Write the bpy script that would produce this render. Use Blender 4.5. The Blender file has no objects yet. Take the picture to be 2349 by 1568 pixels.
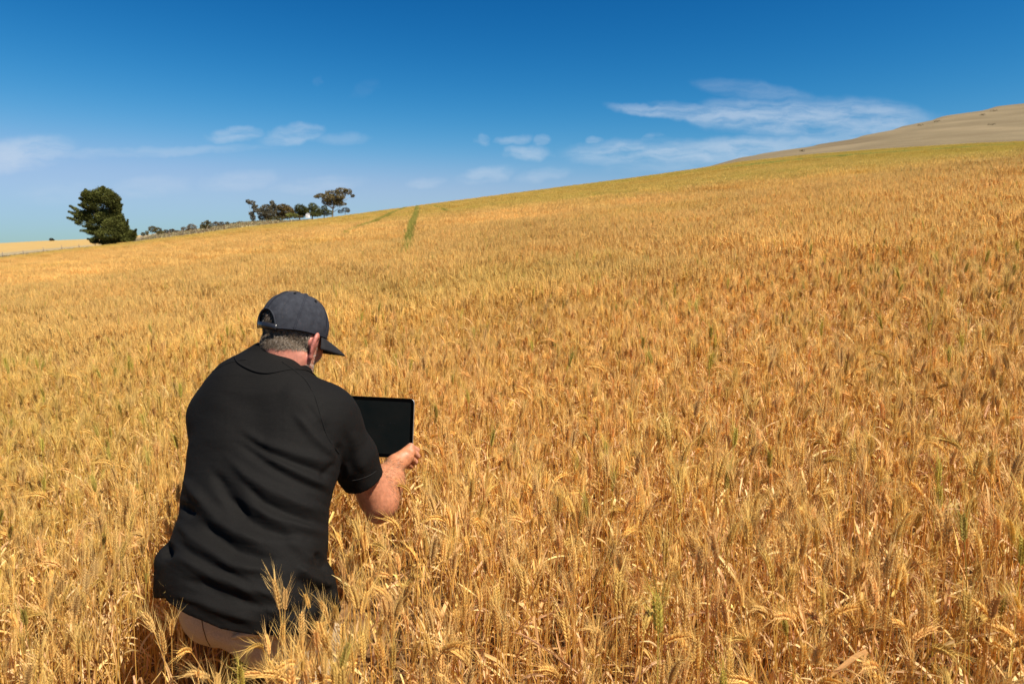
import bpy, math, random
import numpy as np
from mathutils import Vector, Matrix
from mathutils.bvhtree import BVHTree

R = math.radians
scene = bpy.context.scene
COL = scene.collection

# ------------------------------------------------------------------ camera, sky, sun, exposure
CAM_H = 1.56
PITCH = R(8.14)
FOC = 1566.0                      # focal length in pixels of a 2349 px wide picture (24 mm on 36 mm)
CX, CY = 1174.5, 784.0
camd = bpy.data.cameras.new('camera')
cam = bpy.data.objects.new('camera', camd)
COL.objects.link(cam)
cam.location = (0, 0, CAM_H)
cam.rotation_euler = (math.pi / 2 - PITCH, 0, 0)
camd.lens = 24
camd.sensor_width = 36
camd.clip_start = 0.05
camd.clip_end = 20000
camd.dof.use_dof = True
camd.dof.focus_distance = 2.1
camd.dof.aperture_fstop = 7.1
scene.camera = cam

SUN_DIR = Vector((0.44, -0.33, 0.835)).normalized()      # towards the sun
SUN_EL = math.asin(SUN_DIR.z)
SUN_AZ = math.atan2(SUN_DIR.x, SUN_DIR.y)
sund = bpy.data.lights.new('sun', 'SUN')
sund.energy = 5.0
sund.angle = R(0.53)
sund.color = (1.0, 0.91, 0.77)
sun = bpy.data.objects.new('sun', sund)
COL.objects.link(sun)
sun.location = (20, -20, 60)
sun.rotation_euler = SUN_DIR.to_track_quat('Z', 'Y').to_euler()

SKY_STRENGTH = 0.075
scene.view_settings.view_transform = 'Standard'
scene.view_settings.look = 'None'
scene.view_settings.exposure = 1.0
scene.view_settings.gamma = 1.0
scene.cycles.max_bounces = 8
scene.cycles.diffuse_bounces = 4
scene.cycles.transmission_bounces = 4
scene.cycles.glossy_bounces = 2
scene.cycles.sample_clamp_indirect = 6
scene.cycles.use_denoising = True


def ray(px, py):
    a = (px - CX) / FOC
    b = (CY - py) / FOC
    return np.array([a, math.cos(PITCH) + b * math.sin(PITCH), -math.sin(PITCH) + b * math.cos(PITCH)])


def P(px, py, zc):
    """world point seen at a pixel of the 2349 px picture at camera depth zc"""
    return np.array([0, 0, CAM_H]) + ray(px, py) * zc


def uv(px, py):
    r = ray(px, py)
    return r[0] / r[1], r[2] / r[1]


def project(p):
    p = np.asarray(p, float) - np.array([0, 0, CAM_H])
    z = p[..., 1] * math.cos(PITCH) - p[..., 2] * math.sin(PITCH)
    up = p[..., 1] * math.sin(PITCH) + p[..., 2] * math.cos(PITCH)
    return CX + FOC * p[..., 0] / z, CY - FOC * up / z, z


# ------------------------------------------------------------------ node helpers
def new_mat(name):
    m = bpy.data.materials.new(name)
    m.use_nodes = True
    nt = m.node_tree
    return m, nt, nt.nodes['Principled BSDF']


def N(nt, typ, **kw):
    n = nt.nodes.new(typ)
    for k, v in kw.items():
        setattr(n, k, v)
    return n


def L(nt, a, b):
    nt.links.new(a, b)


def mathn(nt, op, a, b=None, clamp=False):
    n = N(nt, 'ShaderNodeMath', operation=op, use_clamp=clamp)
    for i, x in enumerate((a, b)):
        if x is None:
            continue
        if isinstance(x, (int, float)):
            n.inputs[i].default_value = x
        else:
            L(nt, x, n.inputs[i])
    return n.outputs[0]


# ------------------------------------------------------------------ world: sky and thin clouds
world = bpy.data.worlds.new('World')
scene.world = world
world.use_nodes = True
wn = world.node_tree
bg = wn.nodes['Background']
sky = N(wn, 'ShaderNodeTexSky', sky_type='NISHITA')
sky.sun_disc = False
sky.sun_elevation = SUN_EL
sky.sun_rotation = SUN_AZ
sky.altitude = 300
sky.air_density = 1.0
sky.dust_density = 0.3
sky.ozone_density = 3.0
EXPO = 2 ** scene.view_settings.exposure
ssep = N(wn, 'ShaderNodeSeparateColor')
L(wn, sky.outputs[0], ssep.inputs[0])
scmb = N(wn, 'ShaderNodeCombineColor')
for i_, (g_, a_, top_) in enumerate(((3.7, .0021, .33), (1.8, .0265, .545), (1.55, .0425, .90))):   # deep polarised blue
    c_ = mathn(wn, 'MULTIPLY', mathn(wn, 'POWER', ssep.outputs[i_], g_), a_)
    # soft shoulder towards the horizon value
    c_ = mathn(wn, 'DIVIDE', c_, mathn(wn, 'POWER', mathn(wn, 'ADD', mathn(wn, 'POWER', mathn(wn, 'DIVIDE', c_, top_ * 1.1), 3.0), 1.0), 1 / 3.0))
    L(wn, mathn(wn, 'MULTIPLY', c_, 1 / (SKY_STRENGTH * EXPO)), scmb.inputs[i_])
tc = N(wn, 'ShaderNodeTexCoord')
sep = N(wn, 'ShaderNodeSeparateXYZ')
L(wn, tc.outputs['Generated'], sep.inputs[0])
ysafe = mathn(wn, 'MAXIMUM', sep.outputs[1], 0.05)
uu = mathn(wn, 'DIVIDE', sep.outputs[0], ysafe)
vv = mathn(wn, 'DIVIDE', sep.outputs[2], ysafe)
comb = N(wn, 'ShaderNodeCombineXYZ')
L(wn, uu, comb.inputs[0])
L(wn, vv, comb.inputs[1])
CLOUDS = [  # centre, half size (in 2349 px picture units at the horizon), turn, amount
    (1520, 257, 110, 12, -5, .75), (1640, 268, 130, 20, -8, .8), (1800, 272, 190, 34, -3, .8), (1980, 278, 150, 40, -4, .7),
    (1740, 212, 120, 20, -8, .26), (1480, 348, 150, 26, 2, .75), (1680, 346, 220, 26, 3, .75), (1850, 330, 150, 18, 6, .6),
    (1362, 321, 15, 7, 0, .6), (1487, 316, 22, 8, 15, .6), (1104, 318, 15, 12, 0, .4), (1180, 321, 36, 9, 5, .45),
    (1240, 323, 18, 10, 20, .4), (1210, 352, 46, 16, 0, .62), (1115, 400, 56, 16, 8, .55), (1245, 400, 52, 14, 9, .4),
    (975, 418, 38, 11, 3, .42), (535, 310, 52, 15, 4, .7), (672, 308, 62, 18, 9, .7), (780, 318, 60, 12, 0, .25),
    (30, 356, 120, 34, 8, .75), (50, 336, 90, 14, 2, .6), (300, 350, 260, 10, 2, .36), (550, 414, 76, 20, 5, .42),
    (345, 428, 80, 22, 7, .34), (140, 442, 90, 24, 3, .2), (730, 424, 90, 16, 5, .42), (732, 188, 7, 12, -35, .05),
    (840, 205, 34, 14, 20, .05), (1640, 368, 200, 20, 4, .4)]
warp = N(wn, 'ShaderNodeTexNoise')
warp.inputs['Scale'].default_value = 34
warp.inputs['Detail'].default_value = 8
L(wn, comb.outputs[0], warp.inputs['Vector'])
wsub = N(wn, 'ShaderNodeVectorMath', operation='SUBTRACT')
L(wn, warp.outputs['Color'], wsub.inputs[0])
wsub.inputs[1].default_value = (.5, .5, .5)
wscl = N(wn, 'ShaderNodeVectorMath', operation='MULTIPLY')
L(wn, wsub.outputs[0], wscl.inputs[0])
wscl.inputs[1].default_value = (.050, .013, 0)
wadd = N(wn, 'ShaderNodeVectorMath', operation='ADD')
L(wn, comb.outputs[0], wadd.inputs[0])
L(wn, wscl.outputs[0], wadd.inputs[1])
total = None
for (cx_, cy_, rx_, ry_, an_, am_) in CLOUDS:
    u0, v0 = uv(cx_, cy_)
    mp = N(wn, 'ShaderNodeMapping', vector_type='TEXTURE')
    mp.inputs['Location'].default_value = (u0, v0, 0)
    mp.inputs['Rotation'].default_value = (0, 0, R(an_))
    mp.inputs['Scale'].default_value = (1.4 * rx_ / FOC, 1.4 * ry_ / FOC, 1)
    L(wn, wadd.outputs[0], mp.inputs['Vector'])
    dp = N(wn, 'ShaderNodeVectorMath', operation='DOT_PRODUCT')
    L(wn, mp.outputs[0], dp.inputs[0])
    L(wn, mp.outputs[0], dp.inputs[1])
    mr = N(wn, 'ShaderNodeMapRange', interpolation_type='SMOOTHSTEP')
    mr.inputs['From Min'].default_value = 1.0
    mr.inputs['From Max'].default_value = 0.0
    mr.inputs['To Min'].default_value = 0.0
    mr.inputs['To Max'].default_value = am_
    L(wn, dp.outputs['Value'], mr.inputs['Value'])
    total = mr.outputs[0] if total is None else mathn(wn, 'MAXIMUM', total, mr.outputs[0])
cmap = N(wn, 'ShaderNodeMapping')
cmap.inputs['Scale'].default_value = (11, 50, 1)
cmap.inputs['Rotation'].default_value = (0, 0, R(4))
L(wn, wadd.outputs[0], cmap.inputs['Vector'])
cno = N(wn, 'ShaderNodeTexNoise')
cno.inputs['Scale'].default_value = 1.0
cno.inputs['Detail'].default_value = 8
cno.inputs['Roughness'].default_value = 0.62
L(wn, cmap.outputs[0], cno.inputs['Vector'])
cr = N(wn, 'ShaderNodeMapRange', interpolation_type='SMOOTHSTEP')
cr.inputs['From Min'].default_value = 0.26
cr.inputs['From Max'].default_value = 0.66
L(wn, cno.outputs[0], cr.inputs['Value'])
alpha = mathn(wn, 'MULTIPLY', total, mathn(wn, 'ADD', mathn(wn, 'MULTIPLY', cr.outputs[0], .72), .08), clamp=True)
front = mathn(wn, 'GREATER_THAN', sep.outputs[1], 0.06)
alpha = mathn(wn, 'MULTIPLY', alpha, front)
mix = N(wn, 'ShaderNodeMix', data_type='RGBA')
L(wn, alpha, mix.inputs['Factor'])
L(wn, scmb.outputs[0], mix.inputs['A'])
mix.inputs['B'].default_value = (.59 / SKY_STRENGTH / EXPO, .69 / SKY_STRENGTH / EXPO, .82 / SKY_STRENGTH / EXPO, 1)
L(wn, mix.outputs['Result'], bg.inputs['Color'])
bg.inputs['Strength'].default_value = SKY_STRENGTH


# ------------------------------------------------------------------ object helpers
def tag(o, label=None, cat=None, group=None, kind=None):
    if label:
        o['label'] = label
    if cat:
        o['category'] = cat
    if group:
        o['group'] = group
    if kind:
        o['kind'] = kind
    return o


def empty(name, loc=(0, 0, 0)):
    o = bpy.data.objects.new(name, None)
    COL.objects.link(o)
    o.location = loc
    o.empty_display_size = .1
    return o


def mesh_np(name, V, F, cols=None, smooth=False):
    """V (n,3) array; F list of index tuples or an (m,k) array"""
    me = bpy.data.meshes.new(name)
    V = np.asarray(V, np.float32).reshape(-1, 3)
    if isinstance(F, np.ndarray):
        m, k = F.shape
        loops = F.astype(np.int32).ravel()
        starts = np.arange(m, dtype=np.int32) * k
    else:
        tot = [len(f) for f in F]
        loops = np.fromiter((i for f in F for i in f), np.int32)
        starts = np.zeros(len(F), np.int32)
        if len(F) > 1:
            starts[1:] = np.cumsum(tot)[:-1]
    me.vertices.add(len(V))
    me.vertices.foreach_set('co', V.ravel())
    me.loops.add(len(loops))
    me.loops.foreach_set('vertex_index', loops)
    me.polygons.add(len(starts))
    me.polygons.foreach_set('loop_start', starts)
    me.polygons.foreach_set('use_smooth', np.full(len(starts), bool(smooth)))
    if cols is not None:
        at = me.color_attributes.new('Col', 'FLOAT_COLOR', 'POINT')
        c = np.ones((len(V), 4), np.float32)
        c[:, :3] = np.asarray(cols, np.float32).reshape(-1, 3)
        at.data.foreach_set('color', c.ravel())
    me.update(calc_edges=True)
    return me


def obj(name, me, mat=None, parent=None):
    o = bpy.data.objects.new(name, me)
    COL.objects.link(o)
    if mat is not None:
        me.materials.append(mat)
    if parent is not None:
        o.parent = parent
        o.matrix_parent_inverse = Matrix.Translation(-Vector(parent.location))
    return o


class MB:
    def __init__(s):
        s.V, s.F, s.C, s.n = [], [], [], 0

    def add(s, V, F, c):
        V = np.asarray(V, float).reshape(-1, 3)
        s.V.append(V)
        s.F += [tuple(i + s.n for i in f) for f in F]
        c = np.asarray(c, float)
        s.C.append(np.broadcast_to(c, V.shape) if c.ndim == 1 else c)
        s.n += len(V)

    def merge(s, o, off=(0, 0, 0), rot=0.0, tint=1.0, scale=1.0):
        V, F, C = o.arrays()
        c, q = math.cos(rot), math.sin(rot)
        W = np.stack([c * V[:, 0] - q * V[:, 1], q * V[:, 0] + c * V[:, 1], V[:, 2]], 1) * scale + np.asarray(off)
        s.V.append(W)
        s.F += [tuple(i + s.n for i in f) for f in F]
        s.C.append(np.clip(C * tint, 0, 1))
        s.n += len(W)

    def arrays(s):
        return np.concatenate(s.V), s.F, np.concatenate(s.C)

    def mesh(s, name, smooth=False):
        V, F, C = s.arrays()
        return mesh_np(name, V, F, C, smooth)


def unit(v):
    v = np.asarray(v, float)
    return v / (np.linalg.norm(v) + 1e-12)


def tube(mb, pts, radii, sides, col, cap=True):
    pts = np.asarray(pts, float)
    n = len(pts)
    T = np.gradient(pts, axis=0)
    T /= np.linalg.norm(T, axis=1)[:, None] + 1e-12
    ref = np.array([1., 0, 0]) if abs(T[0][0]) < .8 else np.array([0, 1., 0])
    V = []
    a = np.arange(sides) / sides * 2 * math.pi
    for i in range(n):
        nrm = unit(ref - T[i] * ref.dot(T[i]))
        b = np.cross(T[i], nrm)
        ref = nrm
        V.append(pts[i] + radii[i] * (np.cos(a)[:, None] * nrm + np.sin(a)[:, None] * b))
    F = []
    for i in range(n - 1):
        for k in range(sides):
            k2 = (k + 1) % sides
            F.append((i * sides + k, i * sides + k2, (i + 1) * sides + k2, (i + 1) * sides + k))
    if cap:
        F.append(tuple(range(sides))[::-1])
        F.append(tuple((n - 1) * sides + k for k in range(sides)))
    mb.add(np.concatenate(V), F, col)


def box(mb, c, half, col, rz=0.0):
    s = np.array([[x, y, z] for x in (-1, 1) for y in (-1, 1) for z in (-1, 1)], float) * np.asarray(half)
    cr, sr = math.cos(rz), math.sin(rz)
    V = np.stack([cr * s[:, 0] - sr * s[:, 1], sr * s[:, 0] + cr * s[:, 1], s[:, 2]], 1) + np.asarray(c)
    mb.add(V, [(0, 1, 3, 2), (4, 6, 7, 5), (0, 4, 5, 1), (2, 3, 7, 6), (0, 2, 6, 4), (1, 5, 7, 3)], col)


# ------------------------------------------------------------------ terrain
GS_X, GS_Y = 0.130, 0.086
edge_px = np.array([(-900, 700), (-400, 640), (0, 587), (160, 567), (310, 551), (430, 536), (570, 517), (700, 503), (800, 491), (960, 469),
                    (1200, 438), (1450, 406), (1600, 385), (1700, 369), (1850, 353), (2000, 341), (2100, 335), (2230, 327),
                    (2349, 322), (2700, 306), (3300, 290)], float)
edge_y = np.array([150, 150, 150, 152, 160, 172, 190, 215, 240, 245, 250, 265, 280, 285, 290, 290, 290, 290, 290, 290, 290], float)
far_px = np.array([(-900, 600), (-400, 574), (0, 557), (90, 552), (200, 548), (230, 547), (300, 541), (350, 536), (450, 525), (570, 509),
                   (700, 503), (800, 500), (1000, 482), (1300, 450), (1550, 404), (1600, 389), (1700, 360), (1800, 344), (1850, 336),
                   (1950, 318), (2070, 290), (2150, 269), (2250, 250), (2349, 234), (2700, 180), (3300, 110)], float)
far_y = np.array([900, 900, 900, 900, 900, 900, 300, 215, 215, 215, 260, 290, 330, 380, 400, 420, 430, 440, 450, 470, 500, 520, 540, 560, 600, 650], float)
EU = np.array([uv(*p) for p in edge_px])
FU = np.array([uv(*p) for p in far_px])


def smooth01(t):
    t = np.clip(t, 0, 1)
    return t * t * (3 - 2 * t)


def yc_of(u):
    return np.interp(u, EU[:, 0], edge_y)


def terr(x, y):
    x = np.asarray(x, float)
    y = np.asarray(y, float)
    ys = np.maximum(y, 6.0)
    u = x / ys
    Yc = np.interp(u, EU[:, 0], edge_y)
    vc = np.interp(u, EU[:, 0], EU[:, 1]) - 1.25 / Yc
    Yh = np.interp(u, FU[:, 0], far_y)
    vh = np.interp(u, FU[:, 0], FU[:, 1])
    plane = GS_X * x + GS_Y * y
    prof = np.minimum(y, Yc) * (vc + CAM_H / Yc)
    t = np.clip((y - Yc) / (Yh - Yc), 0, 1)
    beyond = CAM_H + np.minimum(y, Yh) * (vc + (vh - vc) * t ** np.interp(u, [-.62, -.45, -.2], [.45, .6, .75])) - np.maximum(y - Yh, 0) * 0.04
    prof = np.where(y > Yc, beyond, prof)
    return plane + (prof - plane) * smooth01((y - 6) / 34)


us = np.concatenate([np.linspace(-2.6, -.9, 18)[:-1], np.linspace(-.9, .9, 260), np.linspace(.9, 2.6, 18)[1:]])
ysr = np.concatenate([np.linspace(-6, 6, 30)[:-1], np.geomspace(6, 140, 70)[:-1], np.linspace(140, 330, 120)[:-1], np.geomspace(330, 5000, 60)])
GU, GY = np.meshgrid(us, ysr, indexing='ij')
GX = GU * np.where(GY > 6, GY, 6 + (GY - 6) * .35)
GZ = terr(GX, GY)
nu, ny = GU.shape
gi = np.arange(nu * ny).reshape(nu, ny)
quads = np.stack([gi[:-1, :-1], gi[1:, :-1], gi[1:, 1:], gi[:-1, 1:]], -1).reshape(-1, 4)
GV = np.stack([GX, GY, GZ], -1).reshape(-1, 3)
Yc_g = yc_of(GX / np.maximum(GY, 6)).ravel()
outside = (GV[quads, 1].mean(1) > Yc_g[quads].mean(1))
right = (GV[quads, 0].mean(1) > GV[quads, 1].mean(1) * uv(1250, 430)[0])


def noise_colour(nt, bsdf, c1, c2, scale, coord='Object', c3=None, rough=.9, stretch=(1, 1, 1), detail=6):
    t = N(nt, 'ShaderNodeTexCoord')
    mp = N(nt, 'ShaderNodeMapping')
    mp.inputs['Scale'].default_value = stretch
    L(nt, t.outputs[coord], mp.inputs['Vector'])
    no = N(nt, 'ShaderNodeTexNoise')
    no.inputs['Scale'].default_value = scale
    no.inputs['Detail'].default_value = detail
    no.inputs['Roughness'].default_value = .6
    L(nt, mp.outputs[0], no.inputs['Vector'])
    rp = N(nt, 'ShaderNodeValToRGB')
    rp.color_ramp.elements[0].position = .32
    rp.color_ramp.elements[1].position = .68
    rp.color_ramp.elements[0].color = (*c1, 1)
    rp.color_ramp.elements[1].color = (*c2, 1)
    if c3:
        e = rp.color_ramp.elements.new(.5)
        e.color = (*c3, 1)
    L(nt, no.outputs[0], rp.inputs[0])
    L(nt, rp.outputs[0], bsdf.inputs['Base Color'])
    bsdf.inputs['Roughness'].default_value = rough
    bsdf.inputs['Specular IOR Level'].default_value = .15
    return no, rp


m_soil, nt, b = new_mat('soil_and_straw')
noise_colour(nt, b, (.09, .05, .022), (.26, .155, .065), 14, c3=(.15, .085, .036))
m_pad, nt, b = new_mat('dry_paddock')
no, rp = noise_colour(nt, b, (.31, .205, .070), (.40, .265, .095), .05, stretch=(1, 1, 0))
at = N(nt, 'ShaderNodeAttribute', attribute_name='Col')
no2 = N(nt, 'ShaderNodeTexNoise')
no2.inputs['Scale'].default_value = .25
no2.inputs['Detail'].default_value = 8
tcc = N(nt, 'ShaderNodeTexCoord')
L(nt, tcc.outputs['Object'], no2.inputs['Vector'])
rp2 = N(nt, 'ShaderNodeValToRGB')
rp2.color_ramp.elements[0].color = (.19, .125, .07, 1)
rp2.color_ramp.elements[1].color = (.33, .28, .16, 1)
rp2.color_ramp.elements[0].position = .38
rp2.color_ramp.elements[1].position = .6
L(nt, no2.outputs[0], rp2.inputs[0])
mx = N(nt, 'ShaderNodeMix', data_type='RGBA')
L(nt, at.outputs['Color'], mx.inputs['Factor'])
L(nt, rp.outputs[0], mx.inputs['A'])
L(nt, rp2.outputs[0], mx.inputs['B'])
L(nt, mx.outputs['Result'], b.inputs['Base Color'])

m_hill, nt, b = new_mat('brown_hill_grass')
no, rp = noise_colour(nt, b, (.118, .086, .046), (.190, .146, .084), .03, stretch=(.6, 1.0, 1.6), c3=(.146, .114, .064), detail=10)
bn = N(nt, 'ShaderNodeTexNoise')
bn.inputs['Scale'].default_value = .6
bn.inputs['Detail'].default_value = 8
t0 = N(nt, 'ShaderNodeTexCoord')
L(nt, t0.outputs['Object'], bn.inputs['Vector'])
bm_ = N(nt, 'ShaderNodeBump')
bm_.inputs['Strength'].default_value = .6
bm_.inputs['Distance'].default_value = .6
L(nt, bn.outputs[0], bm_.inputs['Height'])
L(nt, bm_.outputs[0], b.inputs['Normal'])


def sub_mesh(name, sel, mat, cols=None):
    q = quads[sel]
    idx, inv = np.unique(q, return_inverse=True)
    me = mesh_np(name, GV[idx], inv.reshape(-1, 4), None if cols is None else cols[idx], True)
    return tag(obj(name, me, mat), kind='structure')


verge = 1 - smooth01((GV[:, 1] - Yc_g - 100) / 70)
verge = np.where(GV[:, 0] / np.maximum(GV[:, 1], 6) > uv(290, 540)[0], 1 - smooth01((GV[:, 1] - Yc_g - 60) / 30), verge)
sub_mesh('ground', ~outside, m_soil)
sub_mesh('paddock', outside & ~right, m_pad, np.repeat(verge[:, None], 3, 1))
sub_mesh('hill', outside & right, m_hill)

# ------------------------------------------------------------------ wheat
EAR = np.array((.77, .515, .172))
STEM = np.array((.72, .445, .120))
LEAF = np.array((.86, .58, .25))
GREEN = np.array((.56, .43, .085))
EARGREEN = np.array((.55, .44, .095))

m_wheat, nt, b = new_mat('ripe_wheat')
at = N(nt, 'ShaderNodeAttribute', attribute_name='Col')
ti = N(nt, 'ShaderNodeAttribute', attribute_name='tint', attribute_type='INSTANCER')
ad = N(nt, 'ShaderNodeVectorMath', operation='ADD')
ad.inputs[1].default_value = (1, 1, 1)
L(nt, ti.outputs['Vector'], ad.inputs[0])
mu = N(nt, 'ShaderNodeVectorMath', operation='MULTIPLY')
L(nt, at.outputs['Color'], mu.inputs[0])
L(nt, ad.outputs[0], mu.inputs[1])
L(nt, mu.outputs[0], b.inputs['Base Color'])
b.inputs['Roughness'].default_value = .5
b.inputs['Specular IOR Level'].default_value = .22
tr = N(nt, 'ShaderNodeBsdfTranslucent')
L(nt, mu.outputs[0], tr.inputs['Color'])
ms = N(nt, 'ShaderNodeMixShader')
ms.inputs[0].default_value = .48
L(nt, b.outputs[0], ms.inputs[1])
L(nt, tr.outputs[0], ms.inputs[2])
L(nt, ms.outputs[0], nt.nodes['Material Output'].inputs['Surface'])


def stem_curve(rng, h, lean, nod, n):
    az = rng.uniform(0, 2 * math.pi)
    d = np.array([math.cos(az), math.sin(az), 0])
    t = np.linspace(0, 1, n)
    off = lean * h * t ** 1.4 + .012 * np.sin(t * 5 + az) * t
    z = h * t * (1 - .5 * lean * lean * t)
    pts = d[None] * off[:, None] + np.stack([0 * t, 0 * t, z], 1)
    return pts, d


def add_leaf(mb, p, rng, col, length, width, seg, vfold=True, up=None):
    az = rng.uniform(0, 2 * math.pi)
    el = R(rng.uniform(35, 80) if up is None else up)
    d = np.array([math.cos(az) * math.cos(el), math.sin(az) * math.cos(el), math.sin(el)])
    grav = rng.uniform(3.5, 11) / seg * (6 / 7)
    tw = rng.uniform(-2.2, 2.2) / seg
    side = unit(np.cross(d, [0, 0, 1]))
    ds = length / seg
    rows = []
    kink = rng.integers(1, seg) if rng.random() < .45 else -1
    for i in range(seg + 1):
        t = i / seg
        w = width * min(1, .5 + 3 * t) * (1 - t ** 2.2) + .0004
        nrm = np.cross(side, d)
        if vfold:
            rows.append([p - side * w * .5, p - nrm * w * .16, p + side * w * .5])
        else:
            rows.append([p - side * w * .5, p + side * w * .5])
        p = p + d * ds
        d = unit(d + np.array([0, 0, -grav * ds / length * 1.1]) + rng.normal(0, .07, 3))
        if i == kink:
            d = unit(d * .3 + np.array([rng.normal(0, .4), rng.normal(0, .4), -rng.uniform(.6, 1.2)]))
        side = unit(side - d * side.dot(d))
        c, s_ = math.cos(tw), math.sin(tw)
        side = unit(side * c + np.cross(d, side) * s_)
    k = 3 if vfold else 2
    V = np.concatenate([np.array(r) for r in rows])
    F = []
    for i in range(seg):
        for j in range(k - 1):
            a = i * k + j
            F.append((a, a + 1, a + k + 1, a + k))
    mb.add(V, F, col)


def almond(mb, base, d, nrm, ln, wd, th, col):
    s = np.cross(d, nrm)
    V = [base]
    for f, r in ((.28, .85), (.55, 1.0), (.82, .5)):
        c = base + d * ln * f
        V += [c + s * wd * r, c + nrm * th * r, c - s * wd * r, c - nrm * th * r]
    V.append(base + d * ln)
    F = []
    for k in range(4):
        k2 = (k + 1) % 4
        F.append((0, 1 + k2, 1 + k))
        for r in (0, 1):
            F.append((1 + r * 4 + k, 1 + r * 4 + k2, 5 + r * 4 + k2, 5 + r * 4 + k))
        F.append((9 + k, 9 + k2, 13))
    mb.add(V, F, col)


def ear_axis(rng, p0, T, d, ln, nod, n):
    pts = [np.array(p0, float)]
    t = unit(T)
    for i in range(n):
        t = unit(t + d * nod / n + np.array([0, 0, -abs(nod) * .35 / n]))
        pts.append(pts[-1] + t * ln / n)
    return np.array(pts)


def ear_fine(mb, rng, p0, T, d, col, ln, nod, awn=.050):
    n = 9
    ax = ear_axis(rng, p0, T, d, ln, nod, n)
    tang = np.gradient(ax, axis=0)
    a0 = rng.uniform(0, math.pi)
    tube(mb, ax, np.linspace(.0016, .0008, n + 1), 3, col * .9, False)
    for i in range(n):
        t = unit(tang[i])
        s0 = unit(np.cross(t, [.3, .2, 1]))
        n0 = np.cross(t, s0)
        s = s0 * math.cos(a0) + n0 * math.sin(a0)
        nn = np.cross(t, s)
        f = (.72 + .45 * math.sin(math.pi * min(1, (i + 1.2) / n)))
        for sd in (1, -1):
            base = ax[i] + t * (ln / n) * (.5 if sd > 0 else 0) + s * sd * .0012
            for k in (-1, 1):
                dd = unit(t * .92 + s * sd * .40 + nn * k * .26 + rng.normal(0, .05, 3))
                c = col * rng.uniform(.84, 1.14)
                almond(mb, base + nn * k * .0012, dd, unit(np.cross(dd, s)), .0105 * f, .0021 * f, .0018 * f, c)
                tip = base + dd * .0100 * f
                if k == 1 or rng.random() < .75:
                    ad_ = unit(t * .9 + (s * sd * .32 + nn * k * .24) * rng.uniform(.6, 1.35) + rng.normal(0, .07, 3))
                    la = awn * rng.uniform(.7, 1.15)
                    sd_ = unit(np.cross(ad_, rng.normal(0, 1, 3)))
                    mid = tip + ad_ * la * .5
                    en = tip + unit(ad_ + rng.normal(0, .08, 3)) * la
                    w = .00042
                    mb.add([tip - sd_ * w, tip + sd_ * w, mid + sd_ * w * .8, mid - sd_ * w * .8, en],
                           [(0, 1, 2, 3), (3, 2, 4)], col * rng.uniform(.95, 1.2))
    return ax


def ear_mid(mb, rng, p0, T, d, col, ln, nod, awns=14):
    ax = ear_axis(rng, p0, T, d, ln, nod, 6)
    rad = np.array([.0018, .0051, .0041, .0054, .0039, .0046, .0012])
    tube(mb, ax, rad * rng.uniform(.9, 1.1), 5, col * rng.uniform(.9, 1.08, (35, 1)), False)
    for k in range(awns):
        i = rng.integers(1, 7)
        t = unit(ax[min(i, 6)] - ax[i - 1])
        dd = unit(t + rng.normal(0, .26, 3))
        b0 = ax[i]
        sd_ = unit(np.cross(dd, rng.normal(0, 1, 3)))
        e = b0 + dd * rng.uniform(.04, .065)
        mb.add([b0 - sd_ * .0008, b0 + sd_ * .0008, e], [(0, 1, 2)], np.clip(col * rng.uniform(1.0, 1.22), 0, .9))


def plant_parts(rng, kind):
    """one wheat plant: separate builders for the stem, the ear and the leaves"""
    green = kind == 'green'
    h = rng.uniform(.60, .72) if kind != 'bent' else rng.uniform(.58, .68)
    lean = abs(rng.normal(.06, .07)) if kind != 'bent' else rng.uniform(.2, .42)
    nod = {'up': rng.uniform(0, .35), 'bent': rng.uniform(.4, 1.6), 'green': rng.uniform(0, .3)}[kind]
    tone = rng.uniform(.85, 1.12)
    hue = np.array([1, rng.uniform(.97, 1.05), rng.uniform(.85, 1.2)])
    pts, d = stem_curve(rng, h, lean, 0, 9)
    st = MB()
    sc = (GREEN if green and rng.random() < .6 else STEM) * tone * hue
    tube(st, pts, np.linspace(.0018, .0010, 9), 4, sc)
    er = MB()
    ec = (EARGREEN if green else EAR) * tone * hue
    ln = rng.uniform(.044, .066)
    ear_fine(er, rng, pts[-1], pts[-1] - pts[-2], d, ec, ln, nod)
    lv = []
    for k in range(rng.integers(2, 5)):
        q = MB()
        i = rng.integers(2, 7)
        lc = LEAF * rng.uniform(.78, 1.16) * np.array([1, rng.uniform(.9, 1.05), rng.uniform(.75, 1.25)])
        add_leaf(q, pts[i].copy(), rng, np.clip(lc, 0, .85), rng.choice([.09, .12, .15, .19], p=[.4, .3, .2, .1]), rng.uniform(.005, .0095), 7)
        lv.append(q)
    return st, er, lv


def tiller(rng):
    mb = MB()
    h = rng.uniform(.22, .5)
    pts, d = stem_curve(rng, h, rng.uniform(.0, .5), 0, 6)
    tube(mb, pts, np.linspace(.0019, .0011, 6), 3, STEM * rng.uniform(.75, 1.1))
    for k in range(rng.integers(2, 4)):
        lc = LEAF * rng.uniform(.7, 1.15) * np.array([1, rng.uniform(.88, 1.03), rng.uniform(.7, 1.1)])
        add_leaf(mb, pts[rng.integers(1, 6)].copy(), rng, np.clip(lc, 0, .85), rng.uniform(.07, .17), rng.uniform(.005, .009), 6)
    return mb


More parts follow.
